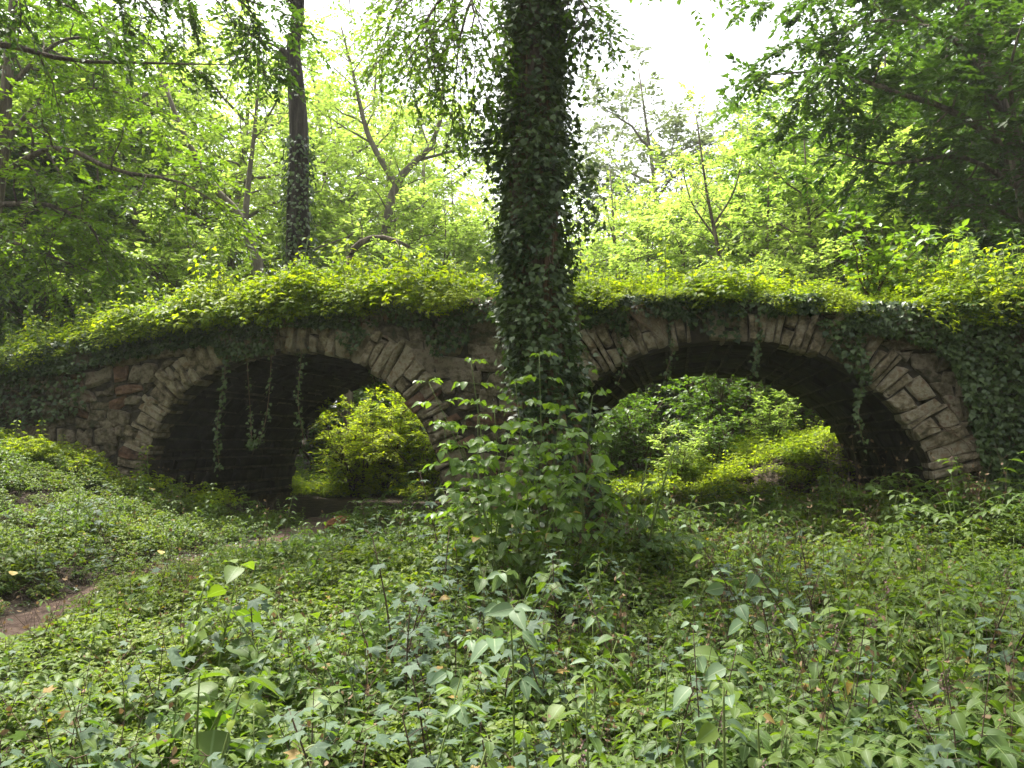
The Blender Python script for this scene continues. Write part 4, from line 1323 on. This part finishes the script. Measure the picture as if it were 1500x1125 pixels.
def place_shrub(name, tmpl, loc, rz, s, label, group=None):
    o = empty(name, loc, rz, label, 'shrub', group); o.scale = (s, s, s)
    link('stems', tmpl[0], o); link('foliage', tmpl[1], o)
    return o

S_LIME = shrub_template(301, 1.7, 1.1, M['lime'], .085, 11, 8, 6, 12, L_NARROW)
S_MID = shrub_template(302, 1.8, 1.0, M['crown_mid'], .085)
S_BRIGHT = shrub_template(303, 1.6, 1.0, M['crown_bright'], .085)
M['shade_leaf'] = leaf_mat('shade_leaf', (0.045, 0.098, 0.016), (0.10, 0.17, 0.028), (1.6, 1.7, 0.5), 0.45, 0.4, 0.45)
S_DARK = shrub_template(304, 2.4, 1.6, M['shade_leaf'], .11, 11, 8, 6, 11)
S_GREY = shrub_template(305, 1.6, .9, M['pale'], .08)
S_ROUND = shrub_template(306, 1.3, .7, M['sapling'], .13, 6, 5, 4, 5, L_OV2)

def gxy(px, Y):
    p = at(px, 640, Y); return (p[0], p[1], float(ground_z(p[0], p[1])))
place_shrub('lime_shrub', S_LIME, gxy(520, 16.9), .4, 1.2, 'bright lime feathery shrub seen through the left arch')
place_shrub('lime_shrub', S_LIME, gxy(625, 17.2), 2.4, 1.15, 'bright lime shrub behind the pier edge in the left arch')
place_shrub('grey_green_shrub', S_GREY, gxy(610, 18.5), 1.0, 1.45, 'pale grey-green shrub behind the lime shrubs in the left arch')
place_shrub('green_shrub', S_BRIGHT, gxy(990, 15.6), .2, .78, 'fresh green shrub left of centre seen through the right arch')
place_shrub('green_shrub', S_MID, gxy(1045, 16.2), 1.3, .7, 'low mid green shrub in the middle of the right arch view')
place_shrub('green_shrub', S_BRIGHT, gxy(1135, 16.0), 2.3, .72, 'slender green shrub above the lime mound in the right arch')
place_shrub('green_shrub', S_MID, gxy(940, 19.0), 2.0, 1.45, 'tall green shrub behind the left part of the right arch view')
place_shrub('green_shrub', S_MID, gxy(1058, 18.3), 4.0, 1.5, 'tall green shrub at the back centre of the right arch view')
place_shrub('green_shrub', S_MID, gxy(1190, 19.0), 5.2, 1.5, 'tall green shrub behind the lime mound at the right of the arch')
place_shrub('lime_shrub', S_LIME, gxy(572, 17.8), 5.0, 1.35, 'largest lime shrub in the middle of the left arch view')
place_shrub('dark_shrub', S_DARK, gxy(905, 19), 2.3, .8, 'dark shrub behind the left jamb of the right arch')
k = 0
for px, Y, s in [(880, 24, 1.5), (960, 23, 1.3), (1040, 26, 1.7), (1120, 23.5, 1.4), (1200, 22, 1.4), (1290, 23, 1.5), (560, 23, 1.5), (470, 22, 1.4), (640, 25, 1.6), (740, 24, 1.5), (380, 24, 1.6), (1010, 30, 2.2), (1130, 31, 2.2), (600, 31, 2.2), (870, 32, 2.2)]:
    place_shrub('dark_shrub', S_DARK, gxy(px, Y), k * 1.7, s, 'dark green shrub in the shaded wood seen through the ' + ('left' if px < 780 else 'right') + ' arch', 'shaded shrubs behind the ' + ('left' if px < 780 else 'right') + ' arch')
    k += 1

# on the deck
def on_deck(px, w):
    u = face(px, 440)[0]
    return tuple(world_uw(u, w, float(top_z(u)) + .08))
place_shrub('round_leaved_shrub', S_ROUND, on_deck(1300, .9), .5, .95, 'young shrub with large round lime leaves at the right end of the deck')
place_shrub('round_leaved_shrub', S_ROUND, on_deck(1400, 1.2), 2.5, .85, 'broad-leaved lime shrub farthest right on the deck')
place_shrub('lime_shrub', S_LIME, on_deck(1345, 1.6), 2.1, .55, 'feathery lime shrub behind the round-leaved shrub on the deck')
place_shrub('green_shrub', S_BRIGHT, on_deck(1470, 1.5), 1.2, .7, 'green shrub at the right edge of the photograph on the deck')
place_shrub('green_shrub', S_BRIGHT, on_deck(1130, 2.6), 3.2, .62, 'small green shrub on the deck above the right arch')
place_shrub('lime_shrub', S_LIME, on_deck(470, 1.0), 1.1, .48, 'feathery lime shrub on the deck at the foot of the dark straight trunk')
place_shrub('green_shrub', S_BRIGHT, on_deck(385, 1.4), .3, .6, 'bright green shrub on the deck left of the dark straight trunk')
place_shrub('lime_shrub', S_LIME, on_deck(270, 1.2), 4.0, .5, 'feathery lime shrub on the deck above the left haunch')
place_shrub('green_shrub', S_BRIGHT, on_deck(560, 1.9), 5.0, .55, 'green shrub on the deck between the straight trunk and the ivy-clad tree')
place_shrub('green_shrub', S_BRIGHT, on_deck(160, 2.2), 5.5, .8, 'green shrub at the left end of the deck')

# dark straight trunk with ivy, at the far edge of the deck
r = np.random.default_rng(91)
TY2 = 15.2
b2 = at(437, 420, TY2)
u_, w_ = uw(b2[0], b2[1]); b2[2] = float(top_z(u_)) - .2 if w_ < BW else float(ground_z(b2[0], b2[1])) - .2
ax = spline([b2, at(437, 370, TY2), at(436, 300, TY2), at(438, 200, TY2), at(433, 120, TY2), at(430, 70, TY2), at(438, 0, TY2), at(442, -150, TY2), at(455, -420, TY2)], 30)
root = empty('tall_tree', b2, 0, 'tall dark straight trunk with thin ivy rising behind the left arch', 'tree')
limbs = [(ax - b2, .26, .06, .72, 8)]
stub = spline([at(428, 95, TY2), at(415, 76, TY2 - .1), at(410, 72, TY2 - .15)], 4) - b2
for k in range(8):
    f = 9.2 + k * .75
    p = np.array([np.interp(f, ax[:, 2], ax[:, c_]) for c_ in range(3)]) - b2
    a = k * 2.4 + 2
    s = np.linspace(0, 1, 7)[:, None]
    limbs.append((p + norm([math.cos(a), math.sin(a), .45]) * r.uniform(2.6, 4.2) * s + np.vstack([[0, 0, 0], r.normal(0, .15, (6, 3))]) * s, .09, .012, .2, 9))
gw, gl = grow(r, limbs, 9, 1.4, 7, .8, 12, .11, L_NARROW, wood_sides=12, droop3=.5, droop2=.25)
gw.add(*tube(stub, [.12, .09, .075, .06], 8))
link('trunk', gw.mesh('trunk', [M['bark_dark']]), root); link('crown', gl.mesh('crown', [M['crown_mid']]), root)
iv = empty('climbing_ivy', b2, 0, 'thin ivy climbing the dark straight trunk behind the left arch', 'ivy')
n = 2200
zq = b2[2] + .2 + 4.2 * r.random(n) ** 1.3
a = r.uniform(0, 2 * PI, n)
rad = np.interp(zq, [b2[2], b2[2] + 5], [.29, .25]) + r.random(n) * .05 + .1 * (r.random(n) ** 6)
P = np.column_stack([np.interp(zq, ax[:, 2], ax[:, 0]) + rad * np.cos(a), np.interp(zq, ax[:, 2], ax[:, 1]) + rad * np.sin(a), zq])
rv = np.column_stack([np.cos(a), np.sin(a), np.zeros(n)])
g = Geo(); put_leaves(g, L_IVY_S, P - b2, rv * .3 + [0, 0, -.8] + r.normal(0, .4, (n, 3)), rv + [0, 0, .6] + r.normal(0, .3, (n, 3)), r.uniform(.05, .1, n), r.random(n))
link('foliage', g.mesh('foliage', [M['ivy']]), iv)

# hand-laid trees: limbs follow the photograph, twigs and leaves are grown on them
def limb_tree(name, label, base, limbs, seed, mat, bark, n2, L2, n3, L3, nleaf, ls, leaf=L_DIA, **kw):
    r = np.random.default_rng(seed); base = np.array(base, float)
    root = empty(name, base, 0, label, 'tree')
    gw, gl = grow(r, [(spline(p, 10) - base, a, b, *o) for p, a, b, *o in limbs], n2, L2, n3, L3, nleaf, ls, leaf, **kw)
    link('trunk', gw.mesh('trunk', [bark]), root); link('crown', gl.mesh('crown', [mat]), root)
    return root
def gY(px, Y):
    p = at(px, 500, Y); p[2] = float(ground_z(p[0], p[1])) - .2; return p

# dark tree on the right
Yr = 16.0
b = gY(1520, Yr)
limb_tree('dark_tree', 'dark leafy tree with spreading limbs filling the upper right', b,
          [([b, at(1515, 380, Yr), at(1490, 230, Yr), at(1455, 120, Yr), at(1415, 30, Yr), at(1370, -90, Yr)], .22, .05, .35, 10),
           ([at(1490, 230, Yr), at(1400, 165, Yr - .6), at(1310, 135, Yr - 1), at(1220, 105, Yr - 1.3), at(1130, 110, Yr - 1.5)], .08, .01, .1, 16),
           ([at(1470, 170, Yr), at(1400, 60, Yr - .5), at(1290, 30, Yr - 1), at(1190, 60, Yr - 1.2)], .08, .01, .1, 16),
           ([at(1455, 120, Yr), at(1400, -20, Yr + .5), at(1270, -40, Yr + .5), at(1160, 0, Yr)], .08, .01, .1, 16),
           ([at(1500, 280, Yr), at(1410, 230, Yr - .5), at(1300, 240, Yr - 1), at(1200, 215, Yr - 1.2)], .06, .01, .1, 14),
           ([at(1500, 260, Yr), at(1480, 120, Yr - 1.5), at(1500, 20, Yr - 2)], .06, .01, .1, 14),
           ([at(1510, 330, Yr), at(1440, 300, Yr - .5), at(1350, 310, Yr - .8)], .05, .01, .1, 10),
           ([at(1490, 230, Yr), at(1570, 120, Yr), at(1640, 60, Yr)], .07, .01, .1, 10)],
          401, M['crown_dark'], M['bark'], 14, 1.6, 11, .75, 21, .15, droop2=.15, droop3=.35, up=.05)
# maple on the left
Yl = 15.5
b = gY(-40, Yl)
limb_tree('spreading_tree', 'mid green tree with drooping layered boughs at the left', b,
          [([b, at(-20, 380, Yl), at(0, 250, Yl), at(10, 130, Yl), at(20, 0, Yl), at(40, -150, Yl)], .2, .05, .35, 10),
           ([at(-5, 260, Yl), at(80, 215, Yl - .6), at(170, 250, Yl - 1), at(260, 265, Yl - 1.2), at(320, 300, Yl - 1.3)], .07, .01, .1, 16),
           ([at(-10, 300, Yl), at(70, 300, Yl - .8), at(130, 330, Yl - 1.2), at(150, 370, Yl - 1.4)], .06, .01, .1, 14),
           ([at(0, 220, Yl), at(60, 150, Yl + .5), at(150, 130, Yl + .5), at(250, 170, Yl + .3)], .06, .01, .1, 14),
           ([at(-20, 340, Yl), at(60, 370, Yl - .8), at(140, 400, Yl - 1)], .05, .01, .1, 12),
           ([at(10, 130, Yl), at(90, 60, Yl), at(170, 60, Yl)], .06, .01, .1, 12),
           ([at(0, 250, Yl), at(-80, 150, Yl), at(-150, 100, Yl)], .06, .01, .1, 10)],
          402, M['crown_fresh'], M['bark'], 12, 1.5, 11, .75, 18, .125, droop2=.2, droop3=.4, up=.0)
# near overhanging boughs, upper left
Yn = 9.5
b = gY(-420, Yn)
limb_tree('overhanging_tree', 'tree outside the left edge with dark boughs overhanging the upper left corner', b,
          [([b, at(-380, 300, Yn), at(-330, 80, Yn), at(-300, -120, Yn), at(-280, -400, Yn)], .24, .08, .5, 8),
           ([at(-340, 120, Yn), at(-180, 50, Yn - .3), at(0, 65, Yn - .4), at(100, 88, Yn - .4), at(200, 92, Yn - .3), at(350, 95, Yn)], .06, .005, .45, 5),
           ([at(-310, -60, Yn), at(-120, -110, Yn), at(80, -60, Yn), at(260, -30, Yn), at(390, 10, Yn)], .08, .008, .2, 16),
           ([at(-310, -90, Yn), at(-100, -60, Yn - .8), at(40, -20, Yn - 1), at(120, 20, Yn - 1)], .06, .008, .2, 13),
           ([at(80, -60, Yn), at(200, -10, Yn + .5), at(240, 40, Yn + .5)], .03, .006, .2, 7),
           ([at(260, -30, Yn), at(350, 0, Yn + .4), at(395, 60, Yn + .5)], .03, .006, .2, 9)],
          403, M['crown_dark'], M['bark'], 12, .9, 9, .45, 14, .09, droop2=.35, droop3=.5, up=-.1)
# leaning pale trunk, slim trunks and arched limb behind the deck
def slim(name, label, pts, Y, r0, r1, seed, mat, bark, n2=8, L2=1.0, n3=6, L3=.5, nleaf=10, ls=.11, tb=.5, extra=()):
    b = gY(pts[0][0], Y)
    P = [b] + [at(x, y, Y) for x, y in pts]
    lm = [(P, r0, r1, tb, n2)] + [([at(x, y, Y + dy) for x, y, dy in e], a, c_, t_, m_) for e, a, c_, t_, m_ in extra]
    return limb_tree(name, label, b, lm, seed, mat, bark, n2, L2, n3, L3, nleaf, ls)
slim('leaning_tree', 'pale slender trunk leaning left, just left of the dark straight trunk', [(380, 420), (372, 380), (358, 330), (338, 300), (312, 272), (270, 200), (230, 90)], 18, .17, .04, 411, M['crown_bright'], M['bark_pale'], tb=.5, n2=9,
     extra=[([(358, 330, 0), (366, 250, .3), (375, 170, .5), (380, 60, .6)], .08, .02, .3, 9)])
slim('slim_tree', 'slim young tree with thin trunk behind the right arch', [(1062, 420), (1055, 380), (1045, 330), (1035, 280), (1028, 230), (1020, 170)], 19, .07, .015, 412, M['crown_bright'], M['bark'], tb=.3, n2=16, L2=1.2, n3=7,
     extra=[([(1045, 330, 0), (1075, 280, .2), (1090, 220, .2)], .03, .01, .2, 7), ([(1050, 350, 0), (1015, 300, .2), (1000, 250, .2)], .03, .01, .2, 7)])
slim('slim_tree', 'slim crooked trunk low between the straight trunk and the ivy-clad tree', [(512, 420), (515, 372), (535, 352), (565, 348), (600, 362)], 20, .13, .05, 413, M['crown_bright'], M['bark'], tb=.6, n2=9, L2=1.2)
slim('forked_tree', 'pale forked tree with upward limbs in the bright gap left of the ivy-clad tree', [(560, 420), (566, 330), (580, 270), (610, 235), (640, 200), (650, 120)], 26, .22, .05, 414, M['crown_bright'], M['bark_pale'], tb=.45, n2=16, L2=2.2, n3=9, L3=1.0, nleaf=14, ls=.16,
     extra=[([(580, 270, 0), (540, 200, .5), (520, 120, .5), (500, 40, .5)], .12, .03, .25, 18), ([(610, 235, 0), (660, 222, .3), (690, 210, .3)], .06, .02, .3, 10)])
slim('slim_tree', 'thin trunk in shade at the far left edge', [(35, 420), (32, 330), (40, 240), (50, 120)], 21, .14, .05, 415, M['crown_dark'], M['bark'], tb=.35, n2=14, L2=1.6, n3=7, L3=.8, ls=.13)
slim('slim_tree', 'pale twin trunk in the shaded wood under the dark right tree', [(1385, 420), (1390, 340), (1395, 270), (1400, 150)], 23, .14, .06, 416, M['crown_dark'], M['bark_pale'], tb=.4, n2=12, L2=1.5, n3=7, L3=.8, ls=.13,
     extra=[([(1388, 350, 0), (1375, 290, .2), (1370, 200, .3)], .09, .04, .4, 8)])

# the wood behind
T_B = [tree_template(501 + s, 15, 3.2, 4.4, 17, .2, M['crown_bright'], M['bark_pale'], 7, 7, 11, trunk_r=.19) for s in range(3)]
T_M = [tree_template(511 + s, 15, 2.4, 4.6, 17, .21, M['crown_mid'], M['bark'], 9, 8, 13, trunk_r=.2) for s in range(2)]
T_D = [tree_template(521 + s, 14, 1.6, 4.6, 18, .22, M['crown_dark'], M['bark'], 9, 8, 14, trunk_r=.2) for s in range(2)]
T_Y = [tree_template(531 + s, 9.5, 2.4, 2.5, 14, .15, M['crown_bright'], M['bark'], 8, 7, 13, trunk_r=.1) for s in range(2)]
T_G = [tree_template(541, 18, 5, 5.0, 18, .26, M['crown_grey'], M['bark_pale'], 10, 7, 11, trunk_r=.25)]
r = np.random.default_rng(601)
wood = [(480, 33, 1.25), (530, 42, 1.6), (640, 44, 1.5), (500, 31, 1.0), (610, 30, .85), (330, 24, 1.05), (250, 27, 1.15), (560, 36, 1.0), (410, 33, 1.2), (690, 34, .7),
        (900, 26, .72), (1000, 29, .78), (1090, 26, .82), (180, 23, 1.0), (1160, 31, 1.1), (730, 38, .95), (840, 34, .85), (960, 36, .9)]
def sector(px):
    return ('left of the dark straight trunk' if px < 437 else 'between the dark straight trunk and the ivy-clad tree' if px < 780 else
            'behind the right arch' if px < 1200 else 'at the right edge of the wood')
for k, (px, Y, s) in enumerate(wood):
    place_tree('broadleaf_tree', T_B[k % 3], gxy(px, Y), k * 1.9, s,
               'tall pale bright green tree ' + sector(px), 'bright trees ' + sector(px))
for k, (px, Y, s) in enumerate([(1180, 24, .75), (1260, 23, .8), (1330, 26, 1.0), (110, 24, 1.0), (50, 28, 1.2), (1240, 32, 1.15), (-60, 22, 1.0), (200, 33, 1.2)]):
    place_tree('broadleaf_tree', T_M[k % 2], gxy(px, Y), k * 2.3, s,
               'mid green leafy tree behind the bridge, ' + sector(px), 'mid green trees ' + sector(px))
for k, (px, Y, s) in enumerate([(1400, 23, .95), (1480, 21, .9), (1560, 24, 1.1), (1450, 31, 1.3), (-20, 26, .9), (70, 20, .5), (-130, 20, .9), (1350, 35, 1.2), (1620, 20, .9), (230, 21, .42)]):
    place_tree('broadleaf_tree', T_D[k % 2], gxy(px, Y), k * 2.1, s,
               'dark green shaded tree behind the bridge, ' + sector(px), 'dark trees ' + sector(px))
for k, (px, Y, s) in enumerate([(880, 24, .95), (960, 25, 1.0), (1110, 22.5, 1.0), (1190, 20, .95), (640, 24, 1.0), (560, 25, 1.05), (300, 19, .8), (1020, 23.5, 1.0), (700, 25, 1.0), (1260, 19, .9), (470, 27, 1.2), (230, 19, .8), (540, 30, 1.35), (660, 31, 1.3), (920, 31, 1.2)]):
    place_tree('young_tree', T_Y[k % 2], gxy(px, Y), k * 1.3, s,
               'low bright young tree ' + sector(px), 'young trees ' + sector(px))
place_tree('tall_pale_tree', T_G[0], gxy(985, 46), .7, 1.25, 'tall hazy pale tree against the white sky right of the ivy-clad trunk')

# a far-off wood closing the view
n = 260
x = r.uniform(-90, 90, n); y = r.uniform(42, 110, n)
keep = (np.abs(x) < y * .95 + 10)
x, y = x[keep], y[keep]
ft = []
for T in (T_B[0], T_M[0], T_D[0], T_B[1]):
    for me in T:
        ft.append(bpy.data.objects.new('far_tree_part', me))
kk = r.integers(0, 4, len(x))
s = r.uniform(.6, .85, len(x)) * (1 + .4 * sstep(15, 45, np.abs(x)))
# wood carried on behind the camera: unseen trees added to dim sky fill
m_ = 34
ang = np.linspace(R(150), R(390), m_) + r.normal(0, .03, m_)
rad_ = r.uniform(14, 25, m_)
x = np.r_[x, rad_ * 1.2 * np.cos(ang)]; y = np.r_[y, rad_ * np.sin(ang) - 1.0]
s = np.r_[s, r.uniform(.8, 1.1, m_)]; kk = np.r_[kk, r.integers(1, 3, m_)]
far = ~((y > -4) & (np.abs(x) < 13))
x, y, s, kk = x[far], y[far], s[far], kk[far]
P = np.column_stack([x, y, ground_z(x, y)]); rz = r.uniform(0, 6.28, len(x))
o = scatter('far_wood', np.vstack([P, P]), np.r_[rz, rz], np.zeros((2 * len(x), 2)), np.r_[s, s], np.r_[kk * 2, kk * 2 + 1], ft)
tag(o, 'far-off wood closing the view behind the nearer trees, plus unseen trees added behind the camera', 'wood', kind='stuff')

# ================================================================== SMALL THINGS
rs = np.random.default_rng(5)
p = gp(495, 764, 10.2)
poly = np.array([(-.17, -.05), (-.06, -.09), (.13, -.09), (.16, .02), (.15, .10), (.02, .12), (-.12, .06)])
gg, c = stone_geo(poly, .14, .07, rs)
o = link('fallen_stone', gg.mesh('fallen_stone', [M['orange']], smooth=False), None, (p[0], p[1], p[2] + .12))
tag(o, 'broken orange-brown stone lying beside the path before the left arch', 'stone')
for (px, py, Y, s, lab) in [(18, 852, 6.9, .10, 'yellow fallen leaf at the left edge above the bare path'), (236, 815, 7.9, .10, 'yellow fallen leaf on the bank beside the path'),
                            (224, 685, 10.7, .12, 'yellow leaf at the foot of the left arch stones')]:
    q = at(px, py, Y); q[2] = float(ground_z(q[0], q[1])) + .22
    g = Geo(); V, F, lm = L_OVW; g.add(V * s, F, 0, np.full(len(V), .6), lm)
    o = link('fallen_leaf', g.mesh('fallen_leaf', [M['yellow']]), None, q)
    o.rotation_euler = (.5, .2, .6); tag(o, lab, 'leaf', 'yellow fallen leaves')

# ================================================================== HAZE in the wood
m, nn, ll = nt('haze')
pv = nn.new('ShaderNodeVolumePrincipled')
pv.inputs['Color'].default_value = (0.95, 0.97, 0.93, 1)
pv.inputs['Density'].default_value = 0.0006
pv.inputs['Anisotropy'].default_value = 0.2
oo = nn.new('ShaderNodeOutputMaterial'); ll.new(pv.outputs[0], oo.inputs['Volume'])
X0, X1, Y0, Y1, Z0, Z1 = -156, 156, -66, 166, -3, 30
V = [(a, b, c) for a in (X0, X1) for b in (Y0, Y1) for c in (Z0, Z1)]
me = bpy.data.meshes.new('haze')
me.from_pydata(V, [], [(0, 1, 3, 2), (4, 6, 7, 5), (0, 4, 5, 1), (2, 3, 7, 6), (0, 2, 6, 4), (1, 5, 7, 3)])
me.materials.append(m)
tag(link('haze', me), 'thin bright haze filling the wood', 'haze', kind='stuff')
SC.cycles.volume_bounces = 1
